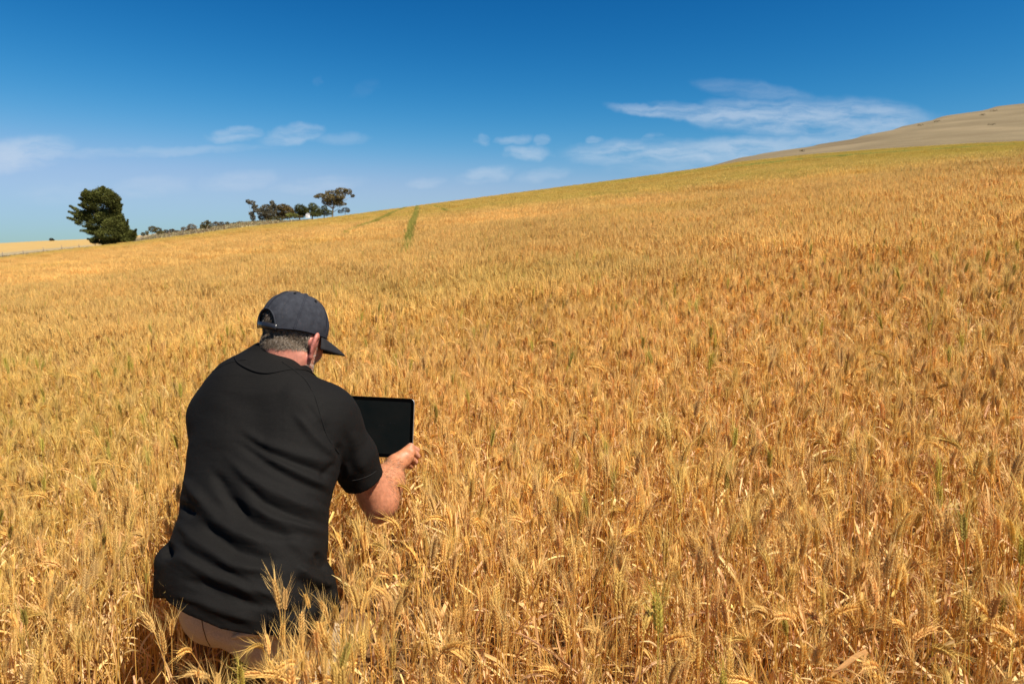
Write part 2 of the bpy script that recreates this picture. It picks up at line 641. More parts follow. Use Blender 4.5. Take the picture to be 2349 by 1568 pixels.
def plant_mid(mb, rng, off):
    h = rng.uniform(.60, .74)
    green = rng.random() < .03
    bent = rng.random() < .14
    lean = rng.uniform(.2, .4) if bent else abs(rng.normal(.06, .06))
    pts, d = stem_curve(rng, h, lean, 0, 5)
    pts += off
    tone = rng.uniform(.82, 1.14)
    q = MB()
    tube(q, pts, np.linspace(.0019, .0012, 5), 3, (GREEN if green else STEM) * tone, False)
    ear_mid(q, rng, pts[-1], pts[-1] - pts[-2], d, (EARGREEN if green else EAR) * tone, rng.uniform(.046, .066), rng.uniform(.4, 1.4) if bent else rng.uniform(0, .3))
    for k in range(rng.integers(1, 3)):
        lc = LEAF * rng.uniform(.75, 1.18) * np.array([1, rng.uniform(.9, 1.05), rng.uniform(.75, 1.25)])
        add_leaf(q, pts[rng.integers(1, 4)].copy(), rng, np.clip(lc, 0, .85), rng.uniform(.05, .12), rng.uniform(.0045, .008), 4, False)
    mb.merge(q)


def plant_far(mb, rng, off, wide=1.0, var=.11):
    h = rng.uniform(.60, .73)
    a = rng.uniform(0, math.pi)
    lean = np.array([math.cos(a * 2), math.sin(a * 2), 0]) * abs(rng.normal(.04, .05))
    s = np.array([math.cos(a), math.sin(a), 0])
    n = np.array([-math.sin(a), math.cos(a), 0])
    tone = rng.uniform(1 - var, 1 + var)
    c = STEM * tone
    w = .0022 * wide
    top = off + lean + np.array([0, 0, h])
    mb.add([off - s * w + [0, 0, .2], off + s * w + [0, 0, .2], top + s * w, top - s * w], [(0, 1, 2, 3)], c)
    r = .0050 * wide
    ln = rng.uniform(.046, .068)
    d = unit(lean * 2 + np.array([0, 0, 1]) + rng.normal(0, .15, 3))
    m1, tip = top + d * ln * .45, top + d * ln
    mb.add([top, m1 + s * r, m1 + n * r, m1 - s * r, m1 - n * r, tip],
           [(0, 2, 1), (0, 3, 2), (0, 4, 3), (0, 1, 4), (1, 2, 5), (2, 3, 5), (3, 4, 5), (4, 1, 5)], EAR * tone * rng.uniform(.95, 1.08))
    for k in range(4):
        dd = unit(d + rng.normal(0, .24, 3))
        e = tip + dd * .05
        mb.add([m1 + s * .003 * wide, m1 - s * .003 * wide, e], [(0, 1, 2)], EAR * tone * 1.1)
    if rng.random() < .8:
        lp = off + np.array([0, 0, rng.uniform(.25, .6)])
        ld = unit(np.array([rng.normal(), rng.normal(), rng.uniform(-.6, .6)]))
        ls = unit(np.cross(ld, rng.normal(0, 1, 3)))
        ll = rng.uniform(.07, .14)
        lw = rng.uniform(.003, .0048) * wide
        mb.add([lp - ls * lw, lp + ls * lw, lp + ld * ll + ls * lw * .6, lp + ld * ll - ls * lw * .6], [(0, 1, 2, 3)], np.clip(LEAF * rng.uniform(.75, 1.2), 0, .85))


kinds_col = bpy.data.collections.new('wheat_clump_kinds')


def proto(name, me):
    me.materials.append(m_wheat)
    o = bpy.data.objects.new(name, me)
    kinds_col.objects.link(o)


rng = np.random.default_rng(7)
PLANTS = []
order = ['up'] * 21 + ['bent'] * 5 + ['green'] * 2
for i, k in enumerate(order):
    st, er, lv = plant_parts(rng, k)
    PLANTS.append((k, st, er, lv))
    al = MB()
    al.merge(st)
    al.merge(er)
    for q in lv:
        al.merge(q)
    proto('kind_%03d' % i, al.mesh('wheat_whole', False))
N0 = len(order)
NT = 10
for i in range(NT):
    proto('kind_%03d' % (N0 + i), tiller(rng).mesh('wheat_tiller'))
B1 = N0 + NT
NB1 = 8
for i in range(NB1):
    mb = MB()
    for k in range(112):
        plant_mid(mb, rng, np.array([rng.uniform(-.23, .23), rng.uniform(-.23, .23), 0]))
    proto('kind_%03d' % (B1 + i), mb.mesh('wheat_patch'))
B2 = B1 + NB1
NB2 = 6
for i in range(NB2):
    mb = MB()
    for k in range(600):
        plant_far(mb, rng, np.array([rng.uniform(-.56, .56), rng.uniform(-.56, .56), 0]))
    proto('kind_%03d' % (B2 + i), mb.mesh('wheat_patch'))
B3 = B2 + NB2
NB3 = 5
for i in range(NB3):
    mb = MB()
    for k in range(2400):
        plant_far(mb, rng, np.array([rng.uniform(-1.4, 1.4), rng.uniform(-1.4, 1.4), 0]), 1.6, .05)
    proto('kind_%03d' % (B3 + i), mb.mesh('wheat_patch'))
B4 = B3 + NB3
NB4 = 3
for i in range(NB4):                      # narrow leafy tufts for the wheel tracks
    mb = MB()
    for k in range(34):
        plant_far(mb, rng, np.array([rng.uniform(-.17, .17), rng.uniform(-.17, .17), 0]), 1.4)
    proto('kind_%03d' % (B4 + i), mb.mesh('wheat_patch'))


def vnoise(x, y, seed):
    """smooth 2-D value noise in [-1, 1]"""
    xi, yi = np.floor(x), np.floor(y)
    fx, fy = smooth01(x - xi), smooth01(y - yi)

    def hsh(a, b_):
        h = np.sin(a * 127.1 + b_ * 311.7 + seed * 74.7) * 43758.5453
        return (h - np.floor(h)) * 2 - 1
    a = hsh(xi, yi) * (1 - fx) + hsh(xi + 1, yi) * fx
    c = hsh(xi, yi + 1) * (1 - fx) + hsh(xi + 1, yi + 1) * fx
    return a * (1 - fy) + c * fy


pos, rots, scls, idxs, tints = [], [], [], [], []


def put(x, y, idx, rot, scl, tint):
    pos.append(np.stack([x, y, terr(x, y)], 1))
    rots.append(rot)
    scls.append(scl)
    idxs.append(idx)
    tints.append(tint)


def green_amount(x, y):
    u_ = x / np.maximum(y, 5)
    yb = np.interp(u_, [-.75, -.3, -.11, .08, .336, .75], [70, 48, 33, 22, 15.5, 13])
    g = np.interp(u_, [-.5, -.1, .5], [.55, .75, 1.0]) * smooth01((y / yb - .85) / .9) * (.75 + .25 * vnoise(x * .05, y * .02, 3)) + .35 * np.clip(vnoise(x * .35, y * .3, 5) - .25, 0, 1)
    g = g + .25 * smooth01((y - 60) / 60) * vnoise(x * .015, y * .05, 9)
    return np.clip(g, 0, 1)


def tint_of(x, y, n):
    g = green_amount(x, y)
    far = smooth01((y - 15) / 50)
    v = (1 - .6 * far) * (.06 * vnoise(x * .9, y * .9, 1) + .05 * vnoise(x * .22, y * .22, 2)) + rng.normal(0, .05, n) * (1 - .75 * far)
    t = np.stack([v - .28 * g, v - .13 * g + rng.normal(.005, .012, n) * (1 - far), v - .50 * g], 1)
    return t


def hscale(x, y, n, s=.05):
    return 1 + .05 * vnoise(x * 1.3, y * 1.3, 11) + .05 * vnoise(x * .35, y * .35, 12) + rng.normal(0, s, n)


# the crouching man and the ground he has trodden down are kept clear
def clear_of_man(x, y):
    k = np.ones(len(x), bool)
    for (cx_, cy_, rx_, ry_, an_) in ((-.70, 1.82, .33, .31, 0), (-.62, 2.08, .24, .26, 0), (-.72, 1.44, .27, .36, .12), (-.42, 2.20, .18, .28, 0), (-.37, 1.93, .125, .18, 0), (-.50, 2.40, .26, .14, 0),
                                      (-.50, 1.70, .09, .16, 0)):
        c, s = math.cos(an_), math.sin(an_)
        dx, dy = x - cx_, y - cy_
        a, b_ = c * dx + s * dy, -s * dx + c * dy
        k &= (a / rx_) ** 2 + (b_ / ry_) ** 2 > 1
    k &= x * x + y * y > .35 ** 2
    return k


# nearest zone: single plants
area_x, y0, y1 = 6.2, .45, 5.2
n = int(520 * 2 * area_x * (y1 - y0))
x = rng.uniform(-area_x, area_x, n)
y = rng.uniform(y0, y1, n)
k = (np.abs(x) < .92 * y + .9) & clear_of_man(x, y)
k &= rng.random(n) < .80 + .25 * vnoise(x * 2.2, y * 2.2, 21)
x, y = x[k], y[k]
n = len(x)
idx = rng.integers(0, N0 - 2, n)
gr = rng.random(n) < .018 + .03 * np.clip(vnoise(x * 1.2, y * 1.2, 31), 0, 1)
idx[gr] = rng.integers(N0 - 2, N0, gr.sum())
rz = rng.uniform(0, 2 * math.pi, n)
sc = hscale(x, y, n, .07)
px_, py_, pz_ = project(np.stack([x, y, terr(x, y) + .70 * sc], 1))
inframe = (px_ > -20) & (px_ < 2369) & (py_ < 1600) & (py_ > 0)
near = np.where(inframe)[0]
near = near[np.argsort(pz_[near])][:290]
INDIV = [(x[i], y[i], int(idx[i]), rz[i], sc[i]) for i in near]
rest = np.ones(n, bool)
rest[near] = False
x, y, idx, rz, sc = x[rest], y[rest], idx[rest], rz[rest], sc[rest]
n = len(x)
put(x, y, idx, np.stack([rng.normal(0, .05, n), rng.normal(0, .05, n), rz], 1), np.stack([sc, sc, sc], 1), tint_of(x, y, n))
# short tillers and dead leaves below them
n = int(210 * 2 * area_x * (y1 - y0))
x = rng.uniform(-area_x, area_x, n)
y = rng.uniform(y0, y1, n)
k = (np.abs(x) < .92 * y + .9) & (clear_of_man(x, y) | (rng.random(n) < .45))
k &= ~(((x + .66) / .26) ** 2 + ((y - 1.95) / .34) ** 2 < 1)
x, y = x[k], y[k]
n = len(x)
put(x, y, rng.integers(N0, N0 + NT, n), np.stack([rng.normal(0, .2, n), rng.normal(0, .2, n), rng.uniform(0, 6.28, n)], 1),
    np.repeat(rng.uniform(.85, 1.25, n)[:, None], 3, 1), tint_of(x, y, n))


def zone(ya, yb, step, base, count, half, jit=.5):
    rows_ = np.arange(ya, yb, step)
    X, Y = [], []
    for r_ in rows_:
        xm = half * r_ + 1.5
        c_ = np.arange(-xm, xm, step) + rng.uniform(0, step)
        X.append(c_ + rng.uniform(-jit, jit, len(c_)) * step)
        Y.append(np.full(len(c_), r_) + rng.uniform(-jit, jit, len(c_)) * step)
    x, y = np.concatenate(X), np.concatenate(Y)
    keep = y < yc_of(x / np.maximum(y, 6)) - step * .3
    x, y = x[keep], y[keep]
    n = len(x)
    h = hscale(x, y, n, .03)
    if base == B3:
        for x0_, sl_ in ((-.2, -.1345), (-2.4, -.1425)):
            h = np.where(np.abs(x - x0_ - sl_ * y) < 1.9, h * .93, h)
    put(x, y, base + rng.integers(0, count, n), np.stack([rng.normal(0, .02, n), rng.normal(0, .02, n), rng.uniform(0, 6.28, n)], 1),
        np.stack([np.full(n, 1.06), np.full(n, 1.06), h], 1), tint_of(x, y, n))


zone(5.1, 17, .40, B1, NB1, .90)
zone(16.6, 62, .95, B2, NB2, .86)
zone(61, 292, 2.3, B3, NB3, .84)
# green regrowth in the wheel tracks that run over the rise
for (x0_, slope_, y_a, y_b, wd_) in ((-.2, -.1345, 10.5, 243, 1.0), (-2.4, -.1425, 24, 241, .9), (1.6, -.128, 40, 245, .5)):
    yy = [y_a]
    while yy[-1] < y_b:
        yy.append(yy[-1] + .18 + yy[-1] * .004)
    yy = np.array(yy)
    n = len(yy)
    xx = x0_ + slope_ * yy + rng.normal(0, .015, n)
    w = (.24 + .0105 * yy) * wd_
    fade = (smooth01((yy - y_a) / 8) * .1 + .9)
    put(xx, yy, B4 + rng.integers(0, NB4, n), np.stack([0 * yy, 0 * yy, rng.uniform(0, 6.28, n)], 1), np.stack([w, w, (1.19 + .10 * smooth01((yy - 50) / 25)) * fade], 1),
        np.stack([np.full(n, -.52), np.full(n, -.32), np.full(n, -.55)], 1) + rng.normal(0, .04, (n, 1)))
# dark grassy wash across the far right slope, below the brown hill
pxs = np.linspace(1500, 2420, 420)
pys = np.interp(pxs, [1500, 1700, 1867, 2000, 2291, 2420], [405, 383, 364, 354, 334, 328])
for q in range(2):
    u_, v_ = np.array([uv(a, b_) for a, b_ in zip(pxs + rng.uniform(-2, 2, 420), pys)]).T
    Yc_ = yc_of(u_)
    vc_ = np.interp(u_, EU[:, 0], EU[:, 1])
    yy = np.clip(.88 / np.maximum(vc_ + .88 / Yc_ - v_, .003), 30, Yc_ - 2) + q * 1.0
    xx = u_ * yy
    n = len(xx)
    put(xx, yy, B4 + rng.integers(0, NB4, n), np.stack([0 * yy, 0 * yy, rng.uniform(0, 6.28, n)], 1), np.stack([np.full(n, 2.2), np.full(n, 2.2), np.full(n, 1.26)], 1),
        np.stack([np.full(n, -.5), np.full(n, -.22), np.full(n, -.45)], 1) + rng.normal(0, .04, (n, 1)))

pos = np.concatenate(pos)
me = bpy.data.meshes.new('wheat_field')
me.vertices.add(len(pos))
me.vertices.foreach_set('co', pos.astype(np.float32).ravel())
for nm, arr in (('rot', np.concatenate(rots)), ('scl', np.concatenate(scls)), ('tint', np.concatenate(tints))):
    a = me.attributes.new(nm, 'FLOAT_VECTOR', 'POINT')
    a.data.foreach_set('vector', arr.astype(np.float32).ravel())
a = me.attributes.new('which', 'INT', 'POINT')
a.data.foreach_set('value', np.concatenate(idxs).astype(np.int32))
field = obj('wheat_field', me, m_wheat)
tag(field, 'wide field of ripe golden wheat rolling up to the skyline', 'wheat field', kind='stuff')
ng = bpy.data.node_groups.new('spread_wheat', 'GeometryNodeTree')
ng.interface.new_socket('Geometry', in_out='INPUT', socket_type='NodeSocketGeometry')
ng.interface.new_socket('Geometry', in_out='OUTPUT', socket_type='NodeSocketGeometry')
gin, gout = ng.nodes.new('NodeGroupInput'), ng.nodes.new('NodeGroupOutput')
m2p = ng.nodes.new('GeometryNodeMeshToPoints')
ci = ng.nodes.new('GeometryNodeCollectionInfo')
ci.inputs['Collection'].default_value = kinds_col
ci.inputs['Separate Children'].default_value = True
ci.inputs['Reset Children'].default_value = True
iop = ng.nodes.new('GeometryNodeInstanceOnPoints')
iop.inputs['Pick Instance'].default_value = True


def named(nm, dt):
    q = ng.nodes.new('GeometryNodeInputNamedAttribute')
    q.data_type = dt
    q.inputs['Name'].default_value = nm
    return q.outputs['Attribute']


e2r = ng.nodes.new('FunctionNodeEulerToRotation')
ng.links.new(gin.outputs[0], m2p.inputs['Mesh'])
ng.links.new(m2p.outputs[0], iop.inputs['Points'])
ng.links.new(ci.outputs[0], iop.inputs['Instance'])
ng.links.new(named('which', 'INT'), iop.inputs['Instance Index'])
ng.links.new(named('rot', 'FLOAT_VECTOR'), e2r.inputs[0])
ng.links.new(e2r.outputs[0], iop.inputs['Rotation'])
ng.links.new(named('scl', 'FLOAT_VECTOR'), iop.inputs['Scale'])
ng.links.new(iop.outputs[0], gout.inputs[0])
md = field.modifiers.new('spread', 'NODES')
md.node_group = ng

# the nearest plants, each one a thing with stem, ear and leaves
WG = 'wheat plants along the near edge of the field'
KIND_LABEL = {'up': 'upright ripe golden bearded wheat plant in the foreground of the field',
              'bent': 'leaning ripe golden wheat plant with a nodding ear in the foreground',
              'green': 'wheat plant with a still greenish ear in the foreground'}
proto_plants = {}


def make_plant(i):
    k_, st, er, lv = PLANTS[i]
    r = empty('wheat_plant')
    obj('stem', st.mesh('stem'), m_wheat, r)
    obj('ear', er.mesh('ear'), m_wheat, r)
    for q in lv:
        obj('leaf', q.mesh('leaf'), m_wheat, r)
    return r


def place_plant(i, x, y, rot, s, label=None, cat='wheat plant'):
    if i not in proto_plants:
        r = make_plant(i)
        proto_plants[i] = (r, list(r.children))
    else:
        src, kids = proto_plants[i]
        r = src.copy()
        COL.objects.link(r)
        for c in kids:
            d = c.copy()
            COL.objects.link(d)
            d.parent = r
            d.matrix_parent_inverse = Matrix.Identity(4)
    r.location = (x, y, float(terr(x, y)))
    r.rotation_euler = rot
    r.scale = (s, s, s)
    return tag(r, label or KIND_LABEL[PLANTS[i][0]], cat, WG)


EAR_MID = [q[2].arrays()[0].mean(0) for q in PLANTS]


for (x, y, i, rz_, s) in INDIV:
    place_plant(i, x, y, (random.Random(int(rz_ * 1e5)).uniform(-.06, .06), random.Random(int(rz_ * 9e4)).uniform(-.06, .06), rz_), s)


# ------------------------------------------------------------------ signed-distance modelling for the figure
class Field:
    def __init__(s, lo, hi, h):
        s.lo, s.h = np.asarray(lo, float), h
        s.n = np.ceil((np.asarray(hi, float) - s.lo) / h).astype(int) + 1
        s.f = np.full(s.n, 1.0, np.float32)

    def sub(s, lo, hi):
        a = np.clip(np.floor((np.asarray(lo) - s.lo) / s.h).astype(int), 0, s.n)
        b_ = np.clip(np.ceil((np.asarray(hi) - s.lo) / s.h).astype(int) + 1, 0, s.n)
        sl = tuple(slice(i, j) for i, j in zip(a, b_))
        ax = [(s.lo[k] + s.h * np.arange(a[k], b_[k])).astype(np.float32) for k in range(3)]
        return sl, ax[0][:, None, None], ax[1][None, :, None], ax[2][None, None, :]

    def put(s, sl, d, k=0.0, op='add'):
        c = s.f[sl]
        if op == 'cut':
            d = -d
            if k > 0:
                h = np.clip(.5 - .5 * (d - c) / k * -1 * -1, 0, 1)
                h = np.maximum(k - np.abs(c - d), 0) / k
                s.f[sl] = np.maximum(c, d) + h * h * k * .25
            else:
                s.f[sl] = np.maximum(c, d)
        else:
            if k > 0:
                h = np.maximum(k - np.abs(c - d), 0) / k
                s.f[sl] = np.minimum(c, d) - h * h * k * .25
            else:
                s.f[sl] = np.minimum(c, d)

    def cone(s, a, b_, r1, r2, k=0.0, op='add', n=None, flat=1.0):
        """tapered capsule; with n, thickness along n is scaled by flat"""
        a, b_ = np.asarray(a, float), np.asarray(b_, float)
        m = max(r1, r2) + k + 3 * s.h
        sl, x, y, z = s.sub(np.minimum(a, b_) - m, np.maximum(a, b_) + m)
        ba = b_ - a
        t = np.clip(((x - a[0]) * ba[0] + (y - a[1]) * ba[1] + (z - a[2]) * ba[2]) / max(ba.dot(ba), 1e-9), 0, 1)
        dx, dy, dz = x - a[0] - t * ba[0], y - a[1] - t * ba[1], z - a[2] - t * ba[2]
        d2 = dx * dx + dy * dy + dz * dz
        if n is not None:
            q = dx * n[0] + dy * n[1] + dz * n[2]
            d2 = d2 + q * q * (1 / flat ** 2 - 1)
        s.put(sl, (np.sqrt(d2) - (r1 + (r2 - r1) * t)).astype(np.float32), k, op)

    def ell(s, c, M, r, k=0.0, op='add'):
        """ellipsoid with axes in the rows of M"""
        c, r = np.asarray(c, float), np.asarray(r, float)
        m = max(r) + k + 3 * s.h
        sl, x, y, z = s.sub(c - m, c + m)
        q = [(x - c[0]) * M[i][0] + (y - c[1]) * M[i][1] + (z - c[2]) * M[i][2] for i in range(3)]
        k0 = np.sqrt(sum((q[i] / r[i]) ** 2 for i in range(3)))
        k1 = np.sqrt(sum((q[i] / r[i] ** 2) ** 2 for i in range(3))) + 1e-6
        s.put(sl, (k0 * (k0 - 1) / k1).astype(np.float32), k, op)

    def nets(s):
        """surface nets: vertices and quads of the zero surface"""
        f = s.f
        ins = f < 0
        u = ins.view(np.uint8)
        acc = u[:-1, :-1, :-1].copy()
        for i in (0, 1):
            for j in (0, 1):
                for k in (0, 1):
                    if i + j + k:
                        acc += u[i:u.shape[0] - 1 + i, j:u.shape[1] - 1 + j, k:u.shape[2] - 1 + k]
        ids = np.argwhere((acc > 0) & (acc < 8))
        off = np.array([(i, j, k) for i in (0, 1) for j in (0, 1) for k in (0, 1)])
        cv = np.stack([f[ids[:, 0] + o[0], ids[:, 1] + o[1], ids[:, 2] + o[2]] for o in off], 1)
        S, C = np.zeros((len(ids), 3)), np.zeros(len(ids))
        for a in range(8):
            for b_ in range(a + 1, 8):
                if np.abs(off[a] - off[b_]).sum() == 1:
                    fa, fb = cv[:, a], cv[:, b_]
                    m = (fa < 0) != (fb < 0)
                    t = np.where(m, fa / np.where(m, fa - fb, 1), 0)
                    S += np.where(m[:, None], off[a] + t[:, None] * (off[b_] - off[a]), 0)
                    C += m
        V = s.lo + s.h * (ids + S / C[:, None])
        imap = np.full(acc.shape, -1, np.int32)
        imap[ids[:, 0], ids[:, 1], ids[:, 2]] = np.arange(len(ids))
        Q = []
        for ax in range(3):
            a0 = [slice(None)] * 3
            a1 = [slice(None)] * 3
            a0[ax], a1[ax] = slice(0, -1), slice(1, None)
            A, B = ins[tuple(a0)], ins[tuple(a1)]
            e = np.argwhere(A != B)
            o1, o2 = (ax + 1) % 3, (ax + 2) % 3
            lim = np.array(acc.shape)
            e = e[(e[:, o1] > 0) & (e[:, o2] > 0) & (e[:, o1] < lim[o1]) & (e[:, o2] < lim[o2])]
            fl = A[e[:, 0], e[:, 1], e[:, 2]]
            g = []
            for d1, d2 in ((1, 1), (0, 1), (0, 0), (1, 0)):
                c = e.copy()
                c[:, o1] -= d1
                c[:, o2] -= d2
                g.append(imap[c[:, 0], c[:, 1], c[:, 2]])
            q = np.stack(g, 1)
            q[~fl] = q[~fl][:, ::-1]
            Q.append(q)
        return V, np.concatenate(Q)


def edges_of(Q):
    e = np.concatenate([Q[:, [0, 1]], Q[:, [1, 2]], Q[:, [2, 3]], Q[:, [3, 0]]])
    e.sort(1)
    return np.unique(e, axis=0)


def relax(V, Q, it, lam=.5):
    e = edges_of(Q)
    deg = np.bincount(e.ravel(), minlength=len(V))[:, None]
    for _ in range(it):
        for l_ in (lam, -lam * 1.02):
            s_ = np.zeros_like(V)
            for c in range(3):
                s_[:, c] = np.bincount(e[:, 0], V[e[:, 1], c], len(V)) + np.bincount(e[:, 1], V[e[:, 0], c], len(V))
            V = V + l_ * (s_ / np.maximum(deg, 1) - V)
    return V


def normals_of(V, Q):
    nf = np.cross(V[Q[:, 2]] - V[Q[:, 0]], V[Q[:, 3]] - V[Q[:, 1]])
    nv = np.zeros_like(V)
    for c in range(3):
        for j in range(4):
            nv[:, c] += np.bincount(Q[:, j], nf[:, c], len(V))
    return nv / (np.linalg.norm(nv, axis=1)[:, None] + 1e-12)


def poly_dist(x, y, line):
    """distance to a polyline in picture units and the run (0..1) of the nearest point"""
    line = np.asarray(line, float)
    seg = np.linalg.norm(np.diff(line, axis=0), axis=1)
    cum = np.concatenate([[0], np.cumsum(seg)])
    best, run = np.full(x.shape, 1e9), np.zeros(x.shape)
    for i in range(len(seg)):
        a, d = line[i], line[i + 1] - line[i]
        t = np.clip(((x - a[0]) * d[0] + (y - a[1]) * d[1]) / (d @ d), 0, 1)
        q = np.hypot(x - a[0] - t * d[0], y - a[1] - t * d[1])
        m = q < best
        best = np.where(m, q, best)
        run = np.where(m, (cum[i] + t * seg[i]) / cum[-1], run)
    return best, run


CAMP = np.array([0, 0, CAM_H])


def bvh_of(V, Q):
    return BVHTree.FromPolygons([tuple(v) for v in V], [tuple(int(i) for i in q) for q in Q])


def cast(bvh, px, py):
    d = Vector(ray(px, py)).normalized()
    loc, nr, _, _ = bvh.ray_cast(Vector(CAMP), d)
    return (None, None) if loc is None else (np.array(loc), np.array(nr))


def cast_line(bvh, pts, step=6, lift=0.0):
    pts = np.asarray(pts, float)
    out = []
    for a, b_ in zip(pts[:-1], pts[1:]):
        m = max(2, int(np.hypot(*(b_ - a)) / step))
        for t in np.linspace(0, 1, m, endpoint=False):
            l_, n_ = cast(bvh, *(a + (b_ - a) * t))
            if l_ is not None:
                out.append(l_ + n_ * lift)
    l_, n_ = cast(bvh, *pts[-1])
    if l_ is not None:
        out.append(l_ + n_ * lift)
    return np.array(out)


# ------------------------------------------------------------------ materials of the figure
m_skin, nt, b = new_mat('skin')
at = N(nt, 'ShaderNodeAttribute', attribute_name='Col')
no = N(nt, 'ShaderNodeTexNoise')
no.inputs['Scale'].default_value = 90
no.inputs['Detail'].default_value = 5
t0 = N(nt, 'ShaderNodeTexCoord')
L(nt, t0.outputs['Object'], no.inputs['Vector'])
mr = N(nt, 'ShaderNodeMapRange')
mr.inputs['From Min'].default_value = .25
mr.inputs['From Max'].default_value = .75
mr.inputs['To Min'].default_value = .74
mr.inputs['To Max'].default_value = 1.24
L(nt, no.outputs[0], mr.inputs['Value'])
vm = N(nt, 'ShaderNodeVectorMath', operation='SCALE')
L(nt, at.outputs['Color'], vm.inputs[0])
L(nt, mr.outputs[0], vm.inputs['Scale'])
L(nt, vm.outputs[0], b.inputs['Base Color'])
b.inputs['Roughness'].default_value = .5
b.inputs['Specular IOR Level'].default_value = .4
b.inputs['Subsurface Weight'].default_value = .12
b.inputs['Subsurface Radius'].default_value = (.012, .005, .003)
b.inputs['Subsurface Scale'].default_value = .5
bn = N(nt, 'ShaderNodeTexNoise')
bn.inputs['Scale'].default_value = 260
L(nt, t0.outputs['Object'], bn.inputs['Vector'])
bm_ = N(nt, 'ShaderNodeBump')
bm_.inputs['Strength'].default_value = .25
bm_.inputs['Distance'].default_value = .002
L(nt, bn.outputs[0], bm_.inputs['Height'])
L(nt, bm_.outputs[0], b.inputs['Normal'])


def cloth(name, c1, c2, scale=420, rough=.85, sheen=.0, bump=.25):
    m, nt, b = new_mat(name)
    noise_colour(nt, b, c1, c2, scale, rough=rough, detail=3)
    b.inputs['Sheen Weight'].default_value = sheen
    b.inputs['Sheen Roughness'].default_value = .5
    bn = N(nt, 'ShaderNodeTexNoise')
    bn.inputs['Scale'].default_value = 620
    bn.inputs['Detail'].default_value = 2
    t0 = N(nt, 'ShaderNodeTexCoord')
    L(nt, t0.outputs['Object'], bn.inputs['Vector'])
    bm_ = N(nt, 'ShaderNodeBump')
    bm_.inputs['Strength'].default_value = bump
    bm_.inputs['Distance'].default_value = .0015
    L(nt, bn.outputs[0], bm_.inputs['Height'])
    L(nt, bm_.outputs[0], b.inputs['Normal'])
    return m, b


m_shirt, b = cloth('black_knit', (.0036, .0034, .0033), (.0078, .0073, .0070), rough=.8)
b.inputs['Specular IOR Level'].default_value = .10
nt = m_shirt.node_tree
bn = N(nt, 'ShaderNodeTexNoise')
bn.inputs['Scale'].default_value = 26
bn.inputs['Detail'].default_value = 4
bn.inputs['Distortion'].default_value = .6
t0 = N(nt, 'ShaderNodeTexCoord')
mp = N(nt, 'ShaderNodeMapping')
mp.inputs['Rotation'].default_value = (0, R(33), 0)
mp.inputs['Scale'].default_value = (.35, 1, 1.5)
L(nt, t0.outputs['Object'], mp.inputs['Vector'])
L(nt, mp.outputs[0], bn.inputs['Vector'])
bm2 = N(nt, 'ShaderNodeBump')
bm2.inputs['Strength'].default_value = .22
bm2.inputs['Distance'].default_value = .010
L(nt, bn.outputs[0], bm2.inputs['Height'])
L(nt, bm2.outputs[0], [q for q in nt.nodes if q.type == 'BUMP' and q != bm2][0].inputs['Normal'])
m_thread, b = cloth('black_thread', (.004, .004, .004), (.007, .007, .007))
m_hem, b = cloth('grey_thread', (.02, .02, .02), (.03, .03, .03))
m_khaki, b = cloth('khaki_twill', (.38, .305, .205), (.48, .395, .27), scale=260, rough=.9)
m_khaki2, b = cloth('khaki_sunlit', (.40, .33, .23), (.48, .40, .29), scale=260, rough=.9)  # trouser khaki made paler for the pocket flap: sunlight put into the colour
m_cap, b = cloth('washed_navy_cotton', (.0195, .0212, .028), (.0315, .0343, .0435), scale=60, rough=.92)
m_capthread, b = cloth('navy_thread', (.018, .020, .030), (.028, .031, .044))
m_brim, b = cloth('dark_brim_cloth', (.011, .011, .013), (.018, .018, .020))
m_boot, b = cloth('brown_leather', (.07, .04, .02), (.10, .06, .03), scale=30, rough=.6)
m_strap, nt, b = new_mat('black_plastic')
b.inputs['Base Color'].default_value = (.012, .013, .018, 1)
b.inputs['Roughness'].default_value = .35
m_hair, nt, b = new_mat('short_hair')
at = N(nt, 'ShaderNodeAttribute', attribute_name='Col')
L(nt, at.outputs['Color'], b.inputs['Base Color'])
b.inputs['Roughness'].default_value = .45

# ------------------------------------------------------------------ the crouching man
RX = np.array([1., 0, 0])
PROOT = np.array([-.68, 1.95, 0.0])
PROOT[2] = float(terr(PROOT[0], PROOT[1]))
man = empty('person', tuple(PROOT))
tag(man, 'man crouching in the wheat in a black polo shirt, khaki trousers and navy cap', 'person')

# head frame: right, forward, up
YAW, DIP = R(28), R(27)
HF = np.array([math.sin(YAW) * math.cos(DIP), math.cos(YAW) * math.cos(DIP), -math.sin(DIP)])
HR = np.array([math.cos(YAW), -math.sin(YAW), 0])
HU = np.cross(HR, HF)
roll = R(3)
HR, HU = HR * math.cos(roll) - HU * math.sin(roll), HU * math.cos(roll) + HR * math.sin(roll)
HM = np.array([HR, HF, HU])
HC = P(673, 767, 2.10)


def H(r, f, u):
    return HC + r * HR + f * HF + u * HU


